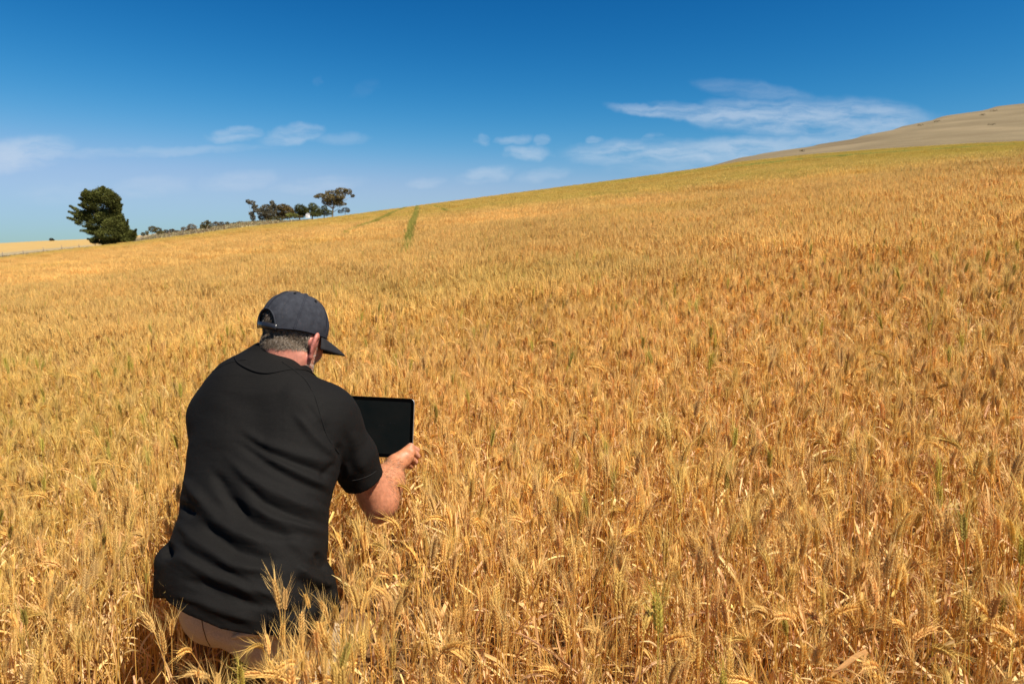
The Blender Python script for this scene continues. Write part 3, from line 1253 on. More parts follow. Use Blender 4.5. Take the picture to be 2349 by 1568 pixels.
# torso frame
TA, TB = P(560, 1420, 1.80), P(650, 812, 2.09)
TW = unit(TB - TA)
TL = np.array([math.cos(R(10)), -math.sin(R(10)), 0])
TL = unit(TL - TW * TL.dot(TW))
TD = np.cross(TW, TL)            # towards the chest side
if TD[1] < 0:
    TD = -TD
rows = [  # picture row, left, right, centre depth, half thickness
    (800, 585, 690, 2.095, .066), (826, 548, 690, 2.085, .076), (850, 505, 704, 2.07, .094), (885, 474, 754, 2.05, .114), (930, 452, 790, 2.025, .128),
    (980, 438, 796, 2.00, .132), (1030, 430, 790, 1.975, .134), (1080, 424, 781, 1.95, .134), (1120, 418, 768, 1.93, .135),
    (1160, 414, 757, 1.91, .137), (1200, 409, 754, 1.895, .14), (1250, 390, 756, 1.872, .145), (1300, 372, 748, 1.855, .152),
    (1350, 366, 752, 1.840, .158), (1400, 374, 758, 1.830, .164), (1460, 394, 752, 1.83, .164), (1520, 420, 730, 1.83, .15)]
tab = []
for (py_, l_, r_, zc, th) in rows:
    c = P((l_ + r_) / 2, py_, zc)
    e1, e2 = P(l_, py_, zc), P(r_, py_, zc)
    tab.append(((c - TA) @ TW, (c - TA) @ TL, (c - TA) @ TD, abs((e2 - e1) @ TL) / 2, th))
tab = np.array(sorted(tab))
hem_px = [(350, 1368), (372, 1382), (430, 1408), (520, 1441), (600, 1456), (665, 1455), (740, 1424), (772, 1400), (800, 1390)]
hem = []
for (a, b_) in hem_px:
    q = P(a, b_, 1.705)
    hem.append(((q - TA) @ TL, (q - TA) @ TW))
hem = np.array(sorted(hem))


def torso(fld, grow=0.0, smin_=None, smax_=None, k=0.03, expo=2.25):
    lo = np.array([-1.25, 1.35, .30])
    hi = np.array([-.25, 2.45, 1.60])
    sl, x, y, z = fld.sub(lo, hi)
    dx, dy, dz = x - TA[0], y - TA[1], z - TA[2]
    s_ = dx * TW[0] + dy * TW[1] + dz * TW[2]
    a = dx * TL[0] + dy * TL[1] + dz * TL[2]
    d = dx * TD[0] + dy * TD[1] + dz * TD[2]
    S = tab[:, 0]
    ca, cb = np.interp(s_, S, tab[:, 1]), np.interp(s_, S, tab[:, 2])
    ha, hd = np.interp(s_, S, tab[:, 3]) + grow, np.interp(s_, S, tab[:, 4]) + grow
    qa, qd = np.abs(a - ca) / ha, np.abs(d - cb) / hd
    g = (qa ** expo + qd ** expo) ** (1 / expo)
    gl = np.sqrt((qa / ha) ** 2 + (qd / hd) ** 2) / np.maximum(g, .05)
    dist = (g - 1) / np.maximum(gl, 4.0)
    top = s_ - (S[-1] if smax_ is None else smax_)
    bot = (S[0] if smin_ is None else smin_) - s_
    dist = np.maximum(dist, np.maximum(top, bot))
    fld.put(sl, dist.astype(np.float32), k)
    return sl, s_, a, d


SHL, SHR = P(512, 948, 2.06), P(748, 946, 2.035)
EL_R, WR_R = P(868, 1148, 2.20), P(906, 1066, 2.365)
EL_L, WR_L = P(500, 1165, 2.36), P(700, 1085, 2.46)
CUFF_R = P(832, 1101, 2.135)
CUFF_L = P(505, 1085, 2.27)

# ---- body: head, neck, trunk, arms and hands in one surface
fb = Field((-1.12, 1.45, .38), (-.24, 2.75, 1.62), .0036)
torso(fb, -.026, smin_=.14, smax_=.60, k=.0)
fb.cone(SHL, SHR, .062, .062, .05)
NB = P(650, 855, 2.075)
fb.cone(NB, H(0, -.028, -.045), .067, .060, .03)
fb.cone(P(600, 872, 2.08), P(690, 890, 2.06), .05, .045, .04)
fb.ell(H(0, -.006, .030), HM, (.0805, .1035, .091), .01)
fb.ell(H(0, .030, -.040), HM, (.064, .066, .078), .03)
fb.ell(H(0, .076, -.098), HM, (.026, .024, .024), .03)
for sd in (1, -1):
    fb.cone(H(sd * .054, .012, -.066), H(sd * .026, .070, -.100), .022, .020, .03)
    fb.ell(H(sd * .036, .074, -.030), HM, (.024, .022, .022), .025)
    fb.ell(H(sd * .030, .096, -.004), HM, (.017, .014, .012), .012, 'cut')
fb.ell(H(0, .083, .016), HM, (.052, .020, .014), .02)
fb.cone(H(0, .098, .004), H(0, .112, -.034), .008, .013, .012)
for sd in (1, -1):
    fb.ell(H(sd * .011, .103, -.036), HM, (.009, .011, .008), .006)
fb.ell(H(0, .094, -.062), HM, (.024, .011, .006), .006)
fb.ell(H(0, .092, -.071), HM, (.021, .011, .006), .004)
for sd in (1, -1):                                     # ears: shell with a rim and a hollow
    er_ = R(32) * sd
    ar = np.array([HR * math.cos(er_) - HF * math.sin(er_) * 0 + HF * math.sin(er_) * -1 * 0, HF, HU])
    out = unit(HR * sd * math.cos(R(33)) + HF * math.sin(R(33)))       # face of the ear looks out and forward
    lng = unit(HU * .97 - HF * .24)
    lng = unit(lng - out * lng.dot(out))
    wid = np.cross(out, lng)
    EM = np.array([out, wid, lng])
    c0 = H(sd * .089, .008, -.022)
    fb.ell(c0, EM, (.0068, .0225, .041), .006)
    fb.ell(c0 + lng * .013 + out * .002, EM, (.0080, .0215, .026), .004)
    fb.ell(c0 - lng * .036, EM, (.0066, .012, .012), .005)
    fb.ell(c0 + out * .0095 + lng * .004, EM, (.0065, .0135, .022), .003, 'cut')
    fb.cone(H(sd * .068, .004, -.012), c0 - out * .005, .018, .011, .012)

# arms
UA = P(792, 1018, 2.08)
fb.cone(SHR, UA, .060, .054, .03)
fb.cone(UA, EL_R, .054, .050, .02)
fb.cone(EL_R + (0, 0, -.004), P(874, 1156, 2.21), .047, .045, .02)
fb.cone(P(862, 1128, 2.20), P(889, 1100, 2.28), .053, .047, .03)
fb.cone(P(876, 1150, 2.21), P(890, 1105, 2.28), .050, .048, .03)
fb.cone(P(889, 1102, 2.28), WR_R, .047, .0325, .03)
fb.cone(P(866, 1182, 2.205), P(872, 1170, 2.21), .022, .026, .03)     # point of the elbow
fb.cone(SHL, EL_L, .064, .050, .03)
fb.cone(EL_L, P(600, 1125, 2.42), .050, .046, .03)
fb.cone(P(600, 1125, 2.42), WR_L, .046, .031, .03)

HANDS = []


def hand(wrist, knucks, prox, midp, tips, thumb, nrm, r0=.0105):
    for i, kn in enumerate(knucks):
        fb.cone(wrist + (kn - knucks.mean(0)) * .45, kn, .0175, .0135 - .0008 * i, .014)
    fb.cone(wrist, knucks.mean(0) * .6 + wrist * .4, .028, .024, .02, n=nrm, flat=.62)
    for i in range(4):
        r = r0 * (1.0, 1.03, .98, .86)[i]
        fb.cone(knucks[i], prox[i], r * 1.08, r * .95, .002)
        fb.cone(prox[i], midp[i], r * .95, r * .88, .0015)
        fb.cone(midp[i], tips[i], r * .9, r * .78, .0015)
    fb.cone(wrist * .75 + knucks[0] * .25, thumb[0], .0175, .0135, .012)
    fb.cone(thumb[0], thumb[1], .0132, .0118, .005)
    fb.cone(thumb[1], thumb[2], .0118, .0095, .004)
    HANDS.append(np.concatenate([knucks, prox, tips, thumb]))


KR = np.array([P(942, 1024, 2.418), P(945, 1036.5, 2.406), P(940, 1049.5, 2.394), P(930, 1061.5, 2.382)])
hand(P(908, 1062, 2.37), KR,
     np.array([P(957, 1032, 2.447), P(958, 1045.5, 2.442), P(953, 1059, 2.436), P(943, 1070, 2.43)]),
     np.array([P(953, 1040, 2.482), P(953, 1051, 2.480), P(949, 1062, 2.476), P(940, 1071, 2.466)]),
     np.array([P(938, 1040, 2.490), P(938, 1050, 2.490), P(935, 1060, 2.488), P(928, 1069, 2.484)]),
     np.array([P(897, 1059, 2.395), P(889, 1062, 2.425), P(885, 1066, 2.455)]), np.array([0, 1, .2]))
KL = np.array([P(758, 1014, 2.50), P(752, 1030, 2.50), P(748, 1044, 2.49), P(746, 1058, 2.48)])
hand(P(704, 1082, 2.465), KL,
     np.array([P(754, 1006, 2.535), P(749, 1022, 2.535), P(746, 1040, 2.53), P(748, 1054, 2.52)]),
     np.array([P(765, 1006, 2.562), P(762, 1024, 2.562), P(760, 1040, 2.56), P(762, 1054, 2.55)]),
     np.array([P(780, 1008, 2.566), P(778, 1026, 2.566), P(776, 1042, 2.562), P(776, 1056, 2.556)]),
     np.array([P(740, 1030, 2.46), P(764, 1018, 2.468), P(782, 1010, 2.476)]), np.array([0, 1, .2]))
BV, BQ = fb.nets()
BV = relax(BV, BQ, 3)
hl = (BV - HC) @ HM.T                                  # head coordinates
skin = np.tile(np.array([.37, .155, .086]), (len(BV), 1))
n1 = np.array([vnoise(np.array([p[0] * 40]), np.array([p[2] * 40 + p[1] * 23]), 3)[0] for p in BV])
skin *= (1 + .06 * n1)[:, None]
head = np.linalg.norm(hl, axis=1) < .17
neck = head | ((BV[:, 2] > 1.12) & (np.abs(BV[:, 0] - HC[0]) < .16))
skin[neck] = np.array([.36, .138, .092]) * (1 + .05 * n1[neck])[:, None]
ear_v = head & (np.abs(hl[:, 0]) > .079) & (hl[:, 1] < .03) & (hl[:, 1] > -.06)
skin[ear_v] = np.array([.38, .130, .10])
hairline = np.interp(np.abs(hl[:, 0]), [0, .045, .07, .09], [-.072, -.066, -.045, -.03])
scalp = head & (hl[:, 2] > hairline) & (hl[:, 1] < .034) & ~ear_v
skin[scalp] = np.array([.14, .105, .075])
lips = head & (hl[:, 1] > .094) & (np.abs(hl[:, 2] + .067) < .009) & (np.abs(hl[:, 0]) < .025)
skin[lips] = np.array([.40, .13, .11])
arm_low = (BV[:, 1] > 2.1) & (BV[:, 2] < 1.0)
skin[arm_low] = np.array([.365, .150, .074]) * (1 + .07 * n1[arm_low])[:, None]
knuck = np.min(np.linalg.norm(BV[:, None] - np.concatenate(HANDS)[None], axis=2), axis=1) if False else None
hand_v = arm_low & (BV[:, 1] > 2.335) & (BV[:, 0] > -.5)
skin[hand_v] = np.array([.42, .19, .122]) * (1 + .06 * n1[hand_v])[:, None]
body = obj('body', mesh_np('body', BV, BQ, skin, True), m_skin, man)
BN = normals_of(BV, BQ)
BT = bvh_of(BV, BQ)

# eyes
for sd in (1, -1):
    mb = MB()
    c = H(sd * .030, .080, -.004)
    for i in range(8):
        pass
    th = np.linspace(0, math.pi, 9)
    tube(mb, [c + HF * .012 * -math.cos(t) for t in th], [max(.0003, .012 * math.sin(t)) for t in th], 10, (.75, .72, .68))
    V, F, C = mb.arrays()
    C = np.where((((V - c) @ HF) > .0105)[:, None], np.array([.05, .07, .09]), C)
    obj('eye', mesh_np('eye', V, F, C, True), m_hair, man)

# ---- shirt
fs = Field((-1.20, 1.40, .40), (-.30, 2.50, 1.36), .0040)
sl, s_, a_, d_ = torso(fs, 0.0, k=0)
fs.cone(P(515, 952, 2.06), P(742, 950, 2.035), .078, .078, .07)
fs.cone(P(560, 905, 2.03), P(664, 936, 2.02), .085, .08, .06)          # upper back
ax_r = unit(CUFF_R - P(752, 952, 2.03))
fs.cone(P(754, 958, 2.03), P(808, 1045, 2.09), .083, .073, .05)
fs.cone(P(808, 1045, 2.09), CUFF_R + ax_r * .03, .073, .064, .02)
fs.cone(P(508, 962, 2.06), CUFF_L, .083, .068, .05)
fs.cone(P(398, 1286, 1.83), P(399, 1347, 1.84), .047, .051, .018)       # shirt bunched over the left hip
fs.cone(P(742, 1322, 1.86), P(752, 1392, 1.86), .030, .034, .03)        # and over the right hip
fs.cone(P(480, 1300, 1.80), P(640, 1330, 1.80), .07, .08, .06)
# cuffs cut square, with a hollow for the arm
for (c0, ax_, arm_a, arm_b) in ((CUFF_R, ax_r, UA, EL_R), (CUFF_L, unit(CUFF_L - P(508, 962, 2.06)), SHL, EL_L)):
    q, x, y, z = fs.sub(c0 - .16, c0 + .16)
    pl = (x - c0[0]) * ax_[0] + (y - c0[1]) * ax_[1] + (z - c0[2]) * ax_[2]
    ins_ = (x - c0[0]) ** 2 + (y - c0[1]) ** 2 + (z - c0[2]) ** 2 < .125 ** 2
    cur = fs.f[q]
    fs.f[q] = np.where(ins_, np.maximum(cur, pl), cur)
    fs.cone(c0 - ax_ * .05, c0 + ax_ * .06, .0585, .0585, 0, 'cut')
# hem
S_hem = np.interp(a_, hem[:, 0], hem[:, 1])
cur = fs.f[sl]
cur = np.maximum(cur, (S_hem - s_).astype(np.float32))
inner = np.maximum(cur + .010, (s_ - (S_hem + .05)).astype(np.float32))
inner = np.minimum(inner, np.maximum((s_ - (S_hem + .02)).astype(np.float32), cur + .007))
cur = np.maximum(cur, -inner)
fs.f[sl] = cur
SV, SQ = fs.nets()
SV = relax(SV, SQ, 6)
SN = normals_of(SV, SQ)
px_, py_, pz_ = project(SV)
facing = np.clip(-((SV - CAMP) * SN).sum(1) / np.linalg.norm(SV - CAMP, axis=1) * 2.2, 0, 1)
FOLDS = [  # polyline in picture units, half width, height in mm
    ([(675, 949), (718, 997), (777, 1055)], 9, 4.5), ([(700, 925), (742, 985), (776, 1032)], 7, -2.5),
    ([(550, 978), (601, 1016), (671, 1040), (777, 1066)], 11, 4.5), ([(560, 1003), (616, 1036), (690, 1066), (770, 1094)], 8, -4.5),
    ([(600, 1042), (660, 1074), (720, 1102), (762, 1118)], 10, 5), ([(543, 1016), (616, 1066), (689, 1106), (757, 1136)], 9, -4.5),
    ([(521, 1048), (565, 1090), (616, 1123), (689, 1156), (753, 1178)], 12, 7), ([(484, 1076), (514, 1119), (543, 1156), (572, 1192)], 13, -7),
    ([(506, 1120), (528, 1152), (560, 1186), (604, 1212), (655, 1226), (700, 1236)], 13, -7.5),
    ([(557, 1104), (604, 1152), (668, 1182), (752, 1208)], 9, -5), ([(566, 1150), (620, 1186), (690, 1206), (752, 1224)], 10, 5),
    ([(440, 1110), (470, 1160), (500, 1196), (540, 1222), (610, 1246)], 14, 7), ([(452, 1185), (493, 1223), (541, 1261), (592, 1277), (640, 1284)], 13, -8),
    ([(405, 1196), (440, 1236), (480, 1262), (528, 1292), (572, 1304), (620, 1306)], 12, 7), ([(400, 1236), (440, 1270), (490, 1300), (560, 1330)], 10, -4),
    ([(386, 1272), (430, 1287), (490, 1320), (572, 1352), (640, 1364)], 12, 6), ([(378, 1240), (384, 1268), (382, 1284)], 9, -11),
    ([(420, 1330), (465, 1338), (509, 1362), (572, 1384), (640, 1392)], 12, -6), ([(400, 1364), (450, 1376), (520, 1406), (600, 1424)], 9, 4),
    ([(680, 1294), (705, 1320), (735, 1336), (770, 1342)], 10, 8), ([(676, 1318), (706, 1348), (748, 1368)], 12, -7),
    ([(725, 1262), (735, 1296), (745, 1310)], 8, -6), ([(404, 1150), (420, 1166), (450, 1180)], 9, -9), ([(420, 1096), (440, 1130), (470, 1150)], 9, 4),
    ([(655, 1226), (700, 1262), (722, 1296)], 12, 4), ([(640, 1410), (690, 1400), (730, 1372)], 10, -5),
    ([(775, 1010), (785, 1060), (786, 1100)], 9, -5), ([(806, 985), (822, 1040), (836, 1090)], 12, 3.5), ([(790, 985), (800, 1040), (808, 1092)], 9, -3),
    ([(770, 1058), (748, 1084), (735, 1100)], 8, -4), ([(640, 890), (700, 925), (750, 985)], 26, 4), ([(520, 900), (500, 960), (505, 1040)], 34, 3),
    ([(585, 900), (590, 980), (585, 1060)], 30, -4)]
disp = np.zeros(len(SV))
for line, w, hgt in FOLDS:
    near_ = np.where((px_ > min(p[0] for p in line) - 60) & (px_ < max(p[0] for p in line) + 60) & (py_ > min(p[1] for p in line) - 60) & (py_ < max(p[1] for p in line) + 60))[0]
    d, t = poly_dist(px_[near_], py_[near_], line)
    wv = w * (.75 + .5 * np.sin(math.pi * t))
    disp[near_] += 1.7 * hgt * 1e-3 * np.exp(-(d / wv) ** 2) * np.minimum(1, np.sin(math.pi * np.clip(t, .03, .97)) * 1.6)
ang = R(33)
ua, va = px_ * math.cos(ang) + py_ * math.sin(ang), -px_ * math.sin(ang) + py_ * math.cos(ang)
low = smooth01((py_ - 980) / 250)
disp += low * (.0016 * vnoise(ua / 95, va / 17, 41) + .0009 * vnoise(ua / 50, va / 9, 42)) + (1 - low) * .0007 * vnoise(px_ / 40, py_ / 30, 43)
SV = SV + SN * (disp * facing)[:, None]
back = 1 - facing
SV = SV + SN * (back * .002 * vnoise(SV[:, 2] * 30, SV[:, 0] * 12 + SV[:, 1] * 9, 44))[:, None]
SV = relax(SV, SQ, 1)
shirt = obj('shirt', mesh_np('shirt', SV, SQ, None, True), m_shirt, man)
ST = bvh_of(SV, SQ)


def seam(name, line, r, mat, parent, bvh, lift=0.0, step=5, sides=5):
    p = cast_line(bvh, line, step, lift)
    jump = np.linalg.norm(np.diff(p, axis=0), axis=1)
    bad = np.where(jump > .05)[0]
    if len(bad):
        p = p[:bad[0] + 1]
    if len(p) < 3:
        return None
    for _ in range(3):
        p[1:-1] = (p[:-2] + 2 * p[1:-1] + p[2:]) / 4
    mb = MB()
    tube(mb, p, [r] * len(p), sides, (.5, .5, .5))
    return obj(name, mb.mesh(name, True), mat, parent)


def sub_obj(name, me, mat, parent):
    """sub-part: parented to a part whose world transform is the identity"""
    o = bpy.data.objects.new(name, me)
    COL.objects.link(o)
    me.materials.append(mat)
    o.parent = parent
    o.matrix_parent_inverse = Matrix.Identity(4)
    return o


for line in ([(647, 830), (672, 846), (700, 869), (712, 888), (723, 909), (732, 940), (738, 962), (750, 1000), (764, 1022), (777, 1040)],
             [(568, 824), (548, 826), (524, 832), (506, 840), (492, 849), (476, 860), (462, 873)]):
    p = cast_line(ST, line, 5, .0005)
    for _ in range(3):
        p[1:-1] = (p[:-2] + 2 * p[1:-1] + p[2:]) / 4
    mb = MB()
    tube(mb, p, [.0017] * len(p), 5, (.5, .5, .5))
    sub_obj('seam', mb.mesh('seam', True), m_thread, shirt)
p = cast_line(ST, [(786, 1101), (805, 1102), (824, 1099), (848, 1090), (868, 1076), (873, 1070)], 4, -.0001)
for _ in range(4):
    p[1:-1] = (p[:-2] + 2 * p[1:-1] + p[2:]) / 4
mb = MB()
tube(mb, p, [.0012] * len(p), 5, (.5, .5, .5))
sub_obj('cuff_stitch', mb.mesh('cuff_stitch', True), m_hem, shirt)

# collar: stands round the neck and folds down onto the shirt
CN = P(643, 850, 2.075)
CU = unit(unit(H(0, -.03, -.05) - NB) * .75 + np.array([.24, .06, .30]))
CF = unit(HF * .35 + np.array([.18, 1, -.1]))
CF = unit(CF - CU * CF.dot(CU))
CR = np.cross(CF, CU)
mb = MB()
na = 64
prof = [(.0765, -.012), (.077, .010), (.0785, .030), (.081, .0365), (.0845, .036), (.090, .024), (.098, .006), (.104, -.014)]
V = []
for i in range(na + 1):
    a = R(-172) + R(344) * i / na + math.pi      # opening at the throat
    drop = .5 * (1 - math.cos(a))                # 0 behind, 1 at the throat (a = pi is behind)
    fr = max(0, math.cos(a))
    for j, (r, h) in enumerate(prof):
        ell_r = r * (1.0 + .10 * abs(math.cos(a)))
        hh = h - .030 * fr * (h > 0)
        q = CN + CR * math.sin(a) * ell_r + CF * math.cos(a) * ell_r + CU * hh
        if j >= 6:
            l_, n_, _, _ = ST.find_nearest(Vector(q))
            l_, n_ = np.array(l_), np.array(n_)
            lift = .0045 if j == 7 else .009
            tgt = l_ + n_ * lift
            q = tgt if j == 7 else q * .4 + tgt * .6
        V.append(q)
V = np.array(V).reshape(na + 1, len(prof), 3)
for _ in range(3):
    V[1:-1, 5:] = (V[:-2, 5:] + 2 * V[1:-1, 5:] + V[2:, 5:]) / 4
F = []
k = len(prof)
for i in range(na):
    for j in range(k - 1):
        F.append((i * k + j, (i + 1) * k + j, (i + 1) * k + j + 1, i * k + j + 1))
collar = sub_obj('collar', mesh_np('collar', V.reshape(-1, 3), F, None, True), m_shirt, shirt)
sm = collar.modifiers.new('thick', 'SOLIDIFY')
sm.thickness = .0022
sm.offset = 0
ss = collar.modifiers.new('smooth', 'SUBSURF')
ss.levels = ss.render_levels = 1

# ---- trousers
ft = Field((-1.20, 1.42, .02), (-.30, 2.62, .80), .0048)
torso(ft, -.030, smin_=.035, smax_=.16, k=0)
ft.ell(P(565, 1395, 1.875), np.array([TL, TD, TW]), (.165, .115, .10), .04)
ft.cone(P(505, 1382, 1.86), P(510, 1385, 1.90), .086, .090, .05)
ft.cone(P(620, 1432, 1.86), P(620, 1420, 1.89), .098, .102, .05)
gz = PROOT[2]
kl, kr = np.array([-.90, 2.26, gz + .50]), np.array([-.65, 2.20, gz + .11])
al_, ar_ = np.array([-.86, 2.10, gz + .09]), np.array([-.65, 1.76, gz + .12])
ft.cone(P(500, 1390, 1.93), kl, .088, .068, .04)
ft.cone(kl, al_, .066, .050, .03)
ft.cone(P(640, 1450, 1.88), kr, .092, .066, .05)
ft.cone(kr, ar_, .066, .050, .03)
ft.cone(P(668, 1500, 1.86), P(672, 1560, 1.90), .045, .050, .05)
TV, TQ = ft.nets()
TV = relax(TV, TQ, 6)
TN = normals_of(TV, TQ)
px_, py_, pz_ = project(TV)
dt = np.zeros(len(TV))
for line, w, hgt in (([(430, 1440), (520, 1470), (620, 1500)], 14, 3), ([(600, 1490), (660, 1500), (720, 1480)], 12, -4), ([(660, 1450), (690, 1500), (700, 1560)], 10, 5),
                     ([(480, 1440), (470, 1470), (490, 1500)], 9, -2), ([(570, 1500), (640, 1530), (700, 1540)], 12, 4)):
    d, t = poly_dist(px_, py_, line)
    dt += hgt * 1e-3 * np.exp(-(d / w) ** 2) * np.sin(math.pi * np.clip(t, .04, .96))
dt += .0028 * vnoise(TV[:, 0] * 16 + TV[:, 2] * 22, TV[:, 1] * 14 - TV[:, 2] * 9, 61) + .0012 * vnoise(TV[:, 0] * 45, TV[:, 2] * 40 + TV[:, 1] * 30, 62)
TV = TV + TN * dt[:, None]
trousers = obj('trousers', mesh_np('trousers', TV, TQ, None, True), m_khaki, man)
TT = bvh_of(TV, TQ)
up_ = cast_line(TT, [(532, 1462), (556, 1457), (592, 1455), (624, 1457), (644, 1462)], 4)
lw_ = cast_line(TT, [(534, 1466), (560, 1466), (592, 1465), (616, 1468), (640, 1472)], 4)
m = min(len(up_), len(lw_))
if m > 4:
    V, F = [], []
    for i in range(m):
        o = (CAMP - up_[i]) / np.linalg.norm(CAMP - up_[i])
        g = math.sin(math.pi * i / (m - 1)) ** .5
        lip = up_[i] + o * (.004 + .020 * g) + np.array([0, 0, .010 * g])
        V += [up_[i] + o * .001, lip, up_[i] * .4 + lw_[i] * .6 + o * (.004 + .010 * g)]
    for i in range(m - 1):
        for j in range(2):
            F.append((i * 3 + j, (i + 1) * 3 + j, (i + 1) * 3 + j + 1, i * 3 + j + 1))
    pk = sub_obj('pocket_flap', mesh_np('pocket_flap', V, F, None, True), m_khaki2, trousers)
    pk.modifiers.new('thick', 'SOLIDIFY').thickness = .0025
p = cast_line(TT, [(462, 1415), (466, 1440), (474, 1466), (486, 1488), (500, 1505)], 4, 0)
if len(p) > 4:
    mb = MB()
    tube(mb, p, [.0014] * len(p), 5, (.5, .5, .5))
    sub_obj('seam', mb.mesh('seam', True), m_boot, trousers)

# ---- boots
for (an, toe) in ((al_, np.array([-.88, 2.30, gz + .035])), (ar_, np.array([-.65, 1.70, gz + .03]))):
    fo = Field(np.minimum(an, toe) - .14, np.maximum(an, toe) + .16, .006)
    heel = np.array([an[0], an[1] - .02, gz + .05])
    if toe[1] < an[1]:
        heel = np.array([an[0], an[1] - .03, gz + .20])
        toe = np.array([an[0], an[1] + .03, gz + .035])
    fo.cone(an + (0, 0, .05), an, .056, .054, .01)
    fo.cone(an, heel, .052, .042, .03)
    fo.cone(heel, toe, .042, .038, .03)
    V, Q = fo.nets()
    obj('boot', mesh_np('boot', relax(V, Q, 3), Q, None, True), m_boot, man)

# ---- cap
CC = np.array([0, -.006, .026])
CRD = np.array([.0890, .112, .102])


CYAW = R(6)
HRc, HFc = HR * math.cos(CYAW) - HF * math.sin(CYAW), HF * math.cos(CYAW) + HR * math.sin(CYAW)


def HCAP(r, f, u):
    return HC + r * HRc + f * HFc + u * HU


def capp(az, e, g=0.0):
    r = CRD + g
    # crown a little fuller at the top
    se = math.sin(e)
    ce = math.cos(e) ** .86 if math.cos(e) > 0 else 0
    q = CC + np.array([r[0] * math.sin(az) * ce, r[1] * math.cos(az) * ce, r[2] * se])
    return HCAP(*q)


def edge_e(az):
    u = .007 + .014 * math.cos(az) - .015 * max(0, -math.cos(az)) ** 2
    return math.asin(max(-.9, min(.9, (u - CC[2]) / CRD[2])))


na, ne = 128, 40
mb_V, mask = [], []
STRAP_H, ARCH_H, ARCH_W = .019, .056, .50
for j in range(ne + 1):
    for i in range(na):
        az = 2 * math.pi * i / na
        e0 = edge_e(az)
        e = e0 + (math.pi / 2 - e0) * (j / ne)
        bulge = .0010 * vnoise(np.array([az * 3.0]), np.array([e * 5.0]), 77)[0] - .0012 * math.exp(-((az % (math.pi / 3) - math.pi / 6) / .05) ** 2) * math.cos(e)
        mb_V.append(capp(az, e, bulge))
F = []
up0 = (edge_e(math.pi))
for j in range(ne):
    for i in range(na):
        az = 2 * math.pi * (i + .5) / na
        e0 = edge_e(az)
        e = e0 + (math.pi / 2 - e0) * ((j + .5) / ne)
        hgt = CRD[2] * (math.sin(e) - math.sin(edge_e(math.pi)))
        da = (az - math.pi) / ARCH_W
        if abs(da) < 1 and hgt < ARCH_H * math.sqrt(max(0, 1 - da * da)):
            continue
        i2 = (i + 1) % na
        F.append((j * na + i, j * na + i2, (j + 1) * na + i2, (j + 1) * na + i))
cap = obj('cap', mesh_np('cap', mb_V, F, None, True), m_cap, man)
cm = cap.modifiers.new('thick', 'SOLIDIFY')
cm.thickness = .0022
cm.offset = 1
# piping round the arch, strap, welted seams, eyelets, button
mb = MB()
pts = []
for q in np.linspace(-1, 1, 41):
    az = math.pi + ARCH_W * 1.03 * math.sin(q * math.pi / 2)
    hgt = ARCH_H * 1.05 * math.cos(q * math.pi / 2)
    e = math.asin(min(.99, math.sin(edge_e(math.pi)) + hgt / CRD[2]))
    e = max(e, edge_e(az))
    pts.append(capp(az, e, .0022))
tube(mb, pts, [.0026] * len(pts), 6, (.5, .5, .5))
sub_obj('piping', mb.mesh('piping', True), m_cap, cap)
V, F = [], []
for i in range(25):
    az = math.pi + (i / 24 - .5) * 2 * ARCH_W * 1.12
    b0 = edge_e(math.pi)
    for hg in (.001, STRAP_H):
        e = math.asin(math.sin(b0) + hg / CRD[2])
        V.append(capp(az, e, .0015 + .0015 * (i < 14)))
for i in range(24):
    F.append((2 * i, 2 * i + 2, 2 * i + 3, 2 * i + 1))
st_ = sub_obj('strap', mesh_np('strap', V, F, None, True), m_strap, cap)
st_.modifiers.new('thick', 'SOLIDIFY').thickness = .002
for az0 in [R(x) for x in (0, 60, 120, 180, 240, 300)]:
    e1 = edge_e(az0) + .02 if abs(az0 - math.pi) > .1 else math.asin(math.sin(edge_e(math.pi)) + (ARCH_H * 1.08) / CRD[2])
    for off in (-.022, .022):
        pts = [capp(az0 + off / max(.25, math.cos(e)), e, .0016) for e in np.linspace(e1, 1.42, 26)]
        mb = MB()
        tube(mb, pts, [.0009] * 26, 4, (.5, .5, .5))
        sub_obj('seam', mb.mesh('seam', True), m_capthread, cap)
for az0 in [R(x) for x in (30, 90, 150, 210, 270, 330)]:
    c = capp(az0, R(56), .0020)
    nr = unit(c - H(*CC))
    t1 = unit(np.cross(nr, HU))
    t2 = np.cross(nr, t1)
    pts = [c + .0036 * (math.cos(q) * t1 + math.sin(q) * t2) for q in np.linspace(0, 2 * math.pi, 13)]
    mb = MB()
    tube(mb, pts, [.0012] * 13, 4, (.5, .5, .5))
    mb.add([c - nr * .0002 + .003 * (math.cos(q) * t1 + math.sin(q) * t2) for q in np.linspace(0, 2 * math.pi, 12, endpoint=False)], [tuple(range(12))], (.5, .5, .5))
    sub_obj('eyelet', mb.mesh('eyelet'), m_brim, cap)
mb = MB()
c = capp(0, math.pi / 2, .002)
tube(mb, [c - HU * .001, c + HU * .003, c + HU * .0045], [.0075, .006, .0015], 12, (.5, .5, .5))
sub_obj('button', mb.mesh('button', True), m_cap, cap)
# hem band along the lower edge
mb = MB()
pts = [capp(az, edge_e(az) + .035, .0022) for az in np.linspace(math.pi - ARCH_W * 1.1, -math.pi + ARCH_W * 1.1, 90)]
tube(mb, pts, [.0008] * 90, 4, (.5, .5, .5))
sub_obj('seam', mb.mesh('seam', True), m_capthread, cap)
